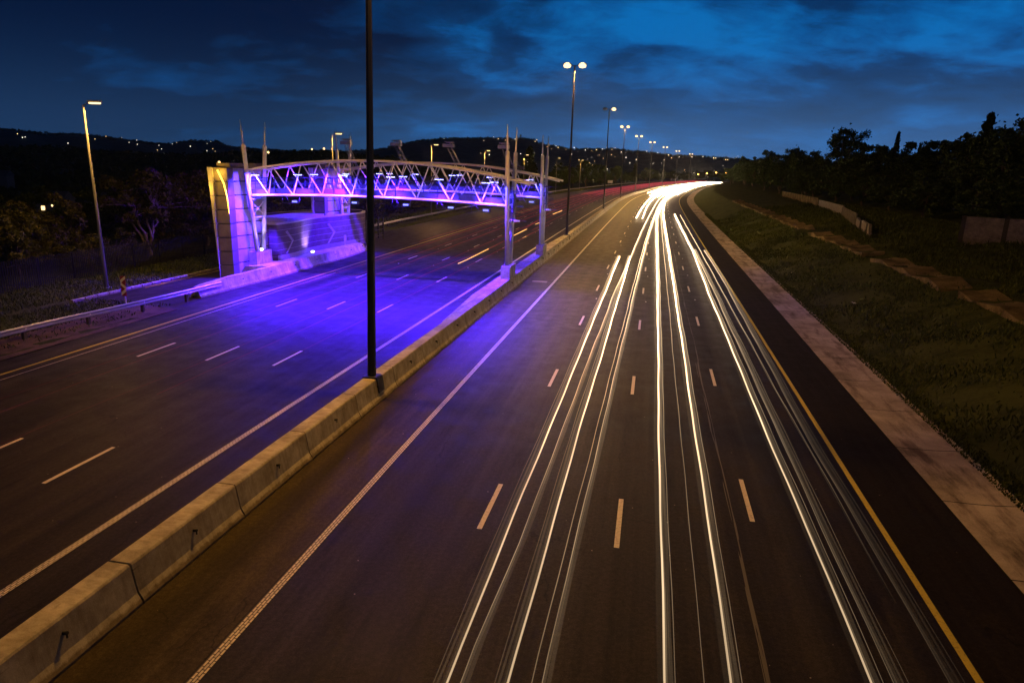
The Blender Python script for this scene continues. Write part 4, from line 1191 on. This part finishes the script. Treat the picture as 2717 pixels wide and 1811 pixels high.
# houses in the valley on the left
random.seed(5)
for i, (a, r, w, lb) in enumerate(((-33.6, 250, 9, 'dim pale house far left in the valley'), (-30.2, 240, 10, 'dim gabled house second from the left in the valley'), (-28.6, 235, 9, 'dim gabled house with pale roof left of the street lamp'), (-25.6, 260, 9, 'dim house just right of the grey street lamp in the valley'), (-36.5, 420, 12, 'faint long house high on the left slope'))):
    x, y = math.sin(math.radians(a)) * r, math.cos(math.radians(a)) * r; z = (-11.0 if r < 300 else -9)
    t = thing('house', lb, 'house', (x, y, z), 'dim houses in the valley', random.uniform(-.5, .5))
    mb = MB(); mb.abox(-w / 2, w / 2, -4, 4, 0, 6.2); mb.build('wall', M['house'], t, True)
    mb = MB(); n = len(mb.v); mb.v += [(-w / 2 - .4, -4.5, 6.0), (w / 2 + .4, -4.5, 6.0), (w / 2 + .4, 0, 8.6), (-w / 2 - .4, 0, 8.6), (-w / 2 - .4, 4.5, 6.0), (w / 2 + .4, 4.5, 6.0)]
    for f in ((0, 1, 2, 3), (3, 2, 5, 4), (0, 3, 4), (1, 5, 2)): mb.f.append(tuple(n + k for k in f)); mb.smooth.append(False)
    mb.build('roof', M['roof'], t, True)
    mb = MB(); mb.abox(-1.2, -.2, -4.05, -4.0, 3.2, 4.4); mb.build('window', M['olight'], t, True)

# town lights
def ball(name, r, m):
    mb = MB(); rows = []
    for i in range(5): rows.append([Vector((math.cos(j * PI / 3) * math.sin(i * PI / 4) * r, math.sin(j * PI / 3) * math.sin(i * PI / 4) * r, math.cos(i * PI / 4) * r)) for j in range(7)])
    mb.quadgrid(rows, None, True); me = mb.mesh(name); me.materials.append(m); return me


bw, bo, sw, so = ball('town_light', 1.9, M['wlight']), ball('town_light', 1.9, M['olight']), ball('town_light', .32, M['wlight']), ball('town_light', .42, M['olight'])


def tl(a, r, me, dz, label, group, k=1.0):
    o = bpy.data.objects.new('town_light', me); COL.objects.link(o); o.scale = (k, k, k)
    o.location = (math.sin(math.radians(a)) * r, math.cos(math.radians(a)) * r, hz(a, r) + dz if r > 400 else dz); o['label'] = label; o['category'] = 'light'; o['group'] = group


random.seed(17)
for i in range(84):
    a = random.choice([random.uniform(-2, 13), random.gauss(3.2, 3.0), random.uniform(-7, 20), random.gauss(9, 3)]); r = random.uniform(1700, 3050)
    tl(a, r, bw if random.random() < .62 else bo, random.uniform(7, 12), 'tiny town light scattered on the flat topped hill', 'town lights on the flat topped hill', random.uniform(.3, 1.0) * r / 2900)
for i in range(30):
    a = random.uniform(-41, -22); tl(a, random.uniform(2000, 3000), bw if random.random() < .7 else bo, random.uniform(7, 11), 'tiny town light along the long left ridge', 'town lights on the left ridge', random.uniform(.25, .65))
for a, r, z, me, k, lb in ((-33.6, 236, 2.2 - 8, so, 1.0, 'amber light by the far left house in the valley'), (-29.3, 236, -6.2, so, .9, 'small amber light right of the gabled houses'), (-26.3, 236, -5.2, sw, 1.2, 'bright pale light right of the gabled houses'), (-22.8, 330, 6.5, so, 1.4, 'bright amber light above the brown trees'),
                        (-34.5, 200, -8.4, sw, .7, 'small cool light lowest in the valley'), (-33.9, 200, -7.6, sw, .6, 'small greenish light near the lowest valley light'), (-30.4, 230, -8.2, so, .6, 'small warm light under the gabled houses'), (-29.8, 230, -8.3, sw, .6, 'small cool light under the gabled houses'),
                        (-19.3, 420, 12, so, 1.5, 'amber light above the panelled tower'), (-16.1, 420, 14.5, so, 1.2, 'amber light left of three above the near gantry'), (-15.2, 420, 15, so, 1.4, 'amber light middle of three above the near gantry'), (-14.6, 420, 15, so, 1.2, 'amber light right of three above the near gantry')):
    tl(a, r, me, (z if r < 400 else z - hz(a, r)), lb, 'valley lights', k)

# ------------------------------------------------------------------ light streams of the traffic
def stream(dpts, s0, s1, m, label, strands, group, cat='light trail', z=.65, gain=1.0, grow=1.0, name='light_trail', gp=None):
    S = []; s = s0
    while s < s1: S.append(s); s += 1.2 if s < 60 else (3 if s < 200 else 5)
    S.append(s1); dx = [p[0] for p in dpts]; dy = [p[1] for p in dpts]
    mb = MB()
    for (od, oz, r0, g) in strands:
        pts = []; rad = []; gl = []
        for s in S:
            d = float(np.interp(s, dx, dy)); pts.append(P(s, d + od + .012 * math.sin(s * .31 + d * 5) + .008 * math.sin(s * 1.1 + od * 40), z + oz + .018 * math.sin(s * .45 + d * 9)))
            rad.append(r0 * (.55 + grow * s / 60.0)); gl.append(gain * g * float(np.interp(s, *gp)) * (1 + .22 * math.sin(s * .8 + od * 30 + d) * math.sin(s * .17 + d * 3)))  # radius grows with distance: bloom put into the tube shape
        mb.tube(pts, rad, 6, glow=gl)
    o = mb.build(name, m, loc=tuple(P(S[0], dy[0], 0))); o['label'] = label; o['category'] = cat; o['group'] = group
    return o


WG = ([0, 10, 16, 28, 45, 70, 120, 250, 600], [.20, .27, .40, .95, 2.2, 4.5, 6.5, 7.0, 7.0])
HG = 'headlight streams on the right carriageway'
core = [(0, 0, .025, 1.0), (0, 0, .034, .13), (-.03, .01, .055, .045), (-.04, .02, .085, .022), (-.13, .06, .03, .06), (-.20, .09, .012, .12)]
thin = [(0, 0, .010, .55), (.03, 0, .035, .10), (.10, .03, .05, .05)]
twin = [(0, 0, .025, 1.0), (.02, .01, .034, .13), (.04, .01, .06, .04), (.11, .03, .035, .05), (.17, .05, .010, .22), (-.06, .02, .09, .018)]
dim = [(0, 0, .011, .22), (.03, .01, .03, .07), (.06, .02, .055, .03), (.13, .05, .028, .05), (.20, .07, .008, .13)]
stream([(0, -2.66), (19, -2.62), (68, -2.71)], -3, 67.7, M['trail'], 'leftmost bright headlight trail, ending short beside the purple road', core, HG, gp=WG)
stream([(0, -2.45), (10, -2.4), (14, -2.27), (35, -2.13), (47, -2.07), (69, -1.64), (99, -1.17), (188, .53), (288, 2.0), (420, 2.4)], -3, 420, M['trail'], 'headlight trail crossing in from the second lane to beside the leftmost one', thin, HG, gp=WG, gain=.9)
stream([(0, -1.66), (28, -1.66), (68, -1.67)], -3, 68, M['trail'], 'headlight trail paired right of the leftmost one, ending at the same spot', core, HG, gp=WG)
stream([(0, -1.15), (10, -1.09), (28, -.9), (51, -.7), (84, -.32), (119, .28), (173, 1.28), (273, 3.6), (420, 3.8)], -3, 420, M['trail'], 'headlight trail with a thin core just left of the middle lane dashes', thin + [(-.16, .05, .012, .4)], HG, gp=WG)
stream([(0, .88), (76, .86), (128, .86), (184, 2.0), (281, 3.6), (420, 3.9)], -3, 420, M['trail'], 'brightest straight headlight trail running down the middle to the bottom edge', twin, HG, gp=WG, gain=1.25, grow=1.25)
stream([(0, 1.92), (20, 2.03), (80, 2.06), (144, 2.0), (209, 2.74), (283, 4.5), (420, 4.7)], -3, 420, M['trail'], 'bright headlight trail right of the straight middle one', twin, HG, gp=WG, gain=1.15, grow=1.25)
stream([(0, 1.55), (144, 1.6), (209, 2.3)], 4, 200, M['trail'], 'faint thin trail between the two bright middle headlight trails', [(0, 0, .010, .25)], HG, gp=WG)
stream([(0, 4.3), (50, 4.38), (76, 4.6), (139, 4.2)], -3, 139, M['trail'], 'headlight trail left of the pair in the right hand lane', twin, HG, gp=WG, gain=.9)
stream([(0, 4.62), (20, 4.72), (56, 4.82), (77, 4.79)], -3, 77, M['trail'], 'headlight trail hugging the right side of the right lane one', dim, HG, gp=WG, gain=.8)
stream([(14, 5.48), (40, 5.42), (85, 5.45), (138, 5.26)], 13, 138, M['trail'], 'thin orange tinted trail beside the yellow line', [(0, 0, .010, .45), (-.06, .03, .007, .2)], HG, gp=([0, 13, 30, 45, 70, 120, 250], [0, 0, .35, 1.2, 3, 4, 4]))
stream([(0, 5.68), (21, 5.6), (59, 5.95), (77, 5.85)], 0, 77, M['trail'], 'rightmost headlight trail next to the yellow line, fading toward the camera', dim, HG, gp=([0, 8, 20, 30, 45, 70, 120, 250], [.02, .06, .25, .5, 1.5, 4, 6, 6]), gain=.8)
stream([(124, -2.67), (155, -2.5), (205, -1.9), (274, -1.9), (385, -1.7), (640, -1.7)], 124.5, 585, M['trail'], 'far headlight trail left of a pair, curving up to the bend', [(0, 0, .034, 1.0)], HG, gp=WG)
stream([(124, -1.59), (162, -1.5), (215, -.8), (284, -1.1), (373, .5), (640, .6)], 124.5, 585, M['trail'], 'far headlight trail right of a pair, curving up to the bend', [(0, 0, .026, 1.0)], HG, gp=WG)
for i, (d, s0) in enumerate(((-5.9, 262), (-4.6, 268), (-3.2, 236), (-.2, 225), (1.2, 240), (2.6, 200), (5.0, 260), (5.9, 300), (-5.2, 330), (3.4, 320))):
    stream([(0, d), (1000, d + .2)], s0, 585, M['trail'], 'far headlight trail merging into the white glow at the bend', [(0, 0, .027, 1.0)], HG, gp=WG)
RGP = ([0, 12, 30, 60, 100, 200, 600], [.005, .012, .03, .07, .09, .10, .10])
TG = 'tail light streams on the left carriageway'
rs = [(0, 0, .014, 1.0), (.09, .05, .008, .5)]
for dp, s0, s1, lb, gn in (([(12, -20.9), (40, -20.8), (100, -20.9), (400, -20.9)], 8, 400, 'red tail light trail in the second lane from the left edge', .8), ([(12, -19.9), (40, -19.6), (100, -19.4), (400, -19.3)], 8, 400, 'red tail light trail just left of the middle lane dashes', 1.0),
                       ([(12, -17.6), (30, -17.3), (60, -17.0), (150, -16.7), (420, -16.6)], 8, 420, 'red tail light trail in the third lane', .8), ([(12, -16.4), (52, -16.2), (67, -15.6), (82, -15.9), (124, -18.2), (146, -18.1), (400, -18)], 20, 400, 'red tail light trail weaving across the lane dashes under the far gantry', 1.2),
                       ([(12, -14.4), (400, -14.4)], 26, 100, 'red tail light trail nearest the white edge line, ending short', 1.0), ([(12, -22.5), (400, -22.6)], 40, 500, 'red tail light trail near the left yellow line', 1.0), ([(12, -23.9), (400, -24)], 70, 520, 'red tail light trail closest to the left yellow line', .8),
                       ([(12, -15.2), (400, -15.3)], 90, 420, 'far red tail light trail beside the first tall double lamp', .9)):
    stream(dp, s0, s1, M['redtrail'], lb, rs, TG, z=.8, gp=RGP, gain=gn)
for d in (-13.8, -16.0, -18.8, -21.4, -23.2): stream([(0, d), (1000, d)], 220, 630, M['redtrail'], 'far red tail light trail merging at the bend', [(0, 0, .03, 1.0)], TG, z=.8, gp=RGP)
OG = 'amber indicator flashes between the tail lights'
for d, s0, s1, lb in ((-15.75, 56.3, 67.5, 'longest amber indicator streak, left of the near right gantry leg'), (-16.2, 81.9, 91.6, 'amber indicator streak between the two right gantry legs'), (-16.5, 100.4, 104.8, 'shortest amber indicator streak at the far right gantry leg'), (-17.3, 123.5, 135.7, 'amber indicator streak left of the first tall double lamp')):
    stream([(0, d), (300, d)], s0, s1, M['orange'], lb, [(0, 0, .022, 1.0)], OG, z=.7, gp=([0, 600], [.8, .8]))

# ------------------------------------------------------------------ evening air
HAZE = 6e-5
hb = MB(); hb.abox(-4300, 4300, -120, 5600, -22, 175)
hm_ = bpy.data.materials.new('evening_haze'); hm_.use_nodes = True; hm_.node_tree.nodes.clear()
pv = N(hm_.node_tree, 'ShaderNodeVolumePrincipled'); pv.inputs['Color'].default_value = (.75, .82, .95, 1); pv.inputs['Density'].default_value = HAZE
ho = N(hm_.node_tree, 'ShaderNodeOutputMaterial'); hm_.node_tree.links.new(pv.outputs[0], ho.inputs['Volume'])
hz_ = hb.build('haze', hm_, loc=(0, 0, 0)); hz_['kind'] = 'stuff'; hz_['label'] = 'thin blue evening haze over the valley'; hz_['category'] = 'haze'
# ------------------------------------------------------------------ sky
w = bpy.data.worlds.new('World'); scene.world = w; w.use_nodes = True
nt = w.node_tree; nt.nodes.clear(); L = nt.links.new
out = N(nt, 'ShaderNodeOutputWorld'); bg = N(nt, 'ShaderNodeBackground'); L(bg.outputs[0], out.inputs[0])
sky = N(nt, 'ShaderNodeTexSky'); sky.sky_type = 'NISHITA'; sky.sun_disc = False; sky.sun_elevation = math.radians(-4.0); sky.sun_rotation = math.radians(60)
tc = N(nt, 'ShaderNodeTexCoord'); sp = N(nt, 'ShaderNodeSeparateXYZ'); L(tc.outputs['Generated'], sp.inputs[0])


def mth(op, a, b=None, c=None):
    n = N(nt, 'ShaderNodeMath', operation=op)
    for i, v in enumerate((a, b, c)):
        if v is None: continue
        if hasattr(v, 'links'): L(v, n.inputs[i])
        else: n.inputs[i].default_value = v
    return n.outputs[0]


zz = mth('ADD', mth('MAXIMUM', sp.outputs[2], 0.0), .26)
cx, cy = mth('DIVIDE', sp.outputs[0], zz), mth('DIVIDE', sp.outputs[1], zz)
cb = N(nt, 'ShaderNodeCombineXYZ'); L(cx, cb.inputs[0]); L(cy, cb.inputs[1])
mp = N(nt, 'ShaderNodeMapping'); mp.inputs['Scale'].default_value = (.95, 1.25, 1); mp.inputs['Rotation'].default_value = (0, 0, math.radians(-14)); mp.inputs['Location'].default_value = (3.1, 1.4, 0); L(cb.outputs[0], mp.inputs[0])
n1 = noise(nt, mp.outputs[0], 1.15, 7, .56); n1.inputs['Distortion'].default_value = .5
n2 = noise(nt, mp.outputs[0], 5.6, 8, .62); n2.inputs['Distortion'].default_value = .4
cl = mth('MULTIPLY_ADD', n2.outputs[0], .46, mth('MULTIPLY_ADD', n1.outputs[0], 1.2, -.185))
# heavier cloud and painted-in vignette to the west (left), clearer right of the road
dens = mth('MULTIPLY_ADD', mth('MINIMUM', sp.outputs[0], .25), -.44, mth('MULTIPLY_ADD', mth('MAXIMUM', mth('SUBTRACT', sp.outputs[0], .22), 0.0), .38, mth('MULTIPLY_ADD', mth('MAXIMUM', mth('SUBTRACT', sp.outputs[2], .20), 0.0), .5, cl)))
r = ramp(nt, dens, [(.42, (.0, .142, .46)), (.53, (.0, .085, .305)), (.63, (.0, .034, .135)), (.80, (.0, .007, .036))])
# pale band low over the horizon
hf = mth('POWER', mth('SUBTRACT', 1.0, mth('MINIMUM', mth('MULTIPLY', mth('MAXIMUM', sp.outputs[2], 0.0), 5.2), 1.0)), 2.0)
hx = mth('MULTIPLY', hf, mth('MINIMUM', mth('MAXIMUM', mth('MULTIPLY_ADD', sp.outputs[0], 1.1, .60), .24), .85))
mx = N(nt, 'ShaderNodeMix', data_type='RGBA'); L(hx, mx.inputs[0]); L(r.outputs[0], mx.inputs[6]); mx.inputs[7].default_value = (.085, .25, .60, 1)
ad = N(nt, 'ShaderNodeMix', data_type='RGBA', blend_type='ADD'); ad.inputs[0].default_value = .03; L(mx.outputs[2], ad.inputs[6]); L(sky.outputs[0], ad.inputs[7])
# sky dimmed overhead and behind, out of view, to cut ambient light below
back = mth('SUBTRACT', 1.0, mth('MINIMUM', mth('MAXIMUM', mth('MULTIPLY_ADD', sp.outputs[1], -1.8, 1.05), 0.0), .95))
# brighter band added low behind the camera, unseen, to light the hills
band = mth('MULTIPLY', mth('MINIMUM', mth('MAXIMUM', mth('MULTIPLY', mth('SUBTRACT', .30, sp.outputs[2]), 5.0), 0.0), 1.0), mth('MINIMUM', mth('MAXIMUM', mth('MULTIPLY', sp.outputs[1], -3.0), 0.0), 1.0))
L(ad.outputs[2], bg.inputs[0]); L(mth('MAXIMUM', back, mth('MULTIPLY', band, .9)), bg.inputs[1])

# ------------------------------------------------------------------ render settings
scene.view_settings.view_transform = 'Standard'; scene.view_settings.look = 'None'; scene.view_settings.exposure = 0; scene.view_settings.gamma = 1
cy_ = scene.cycles
cy_.use_denoising = True
try: cy_.denoiser = 'OPENIMAGEDENOISE'
except Exception: pass
cy_.max_bounces = 5; cy_.diffuse_bounces = 2; cy_.glossy_bounces = 3; cy_.transparent_max_bounces = 96; cy_.volume_bounces = 0
cy_.sample_clamp_indirect = 4; cy_.use_light_tree = True
cy_.caustics_reflective = False; cy_.caustics_refractive = False
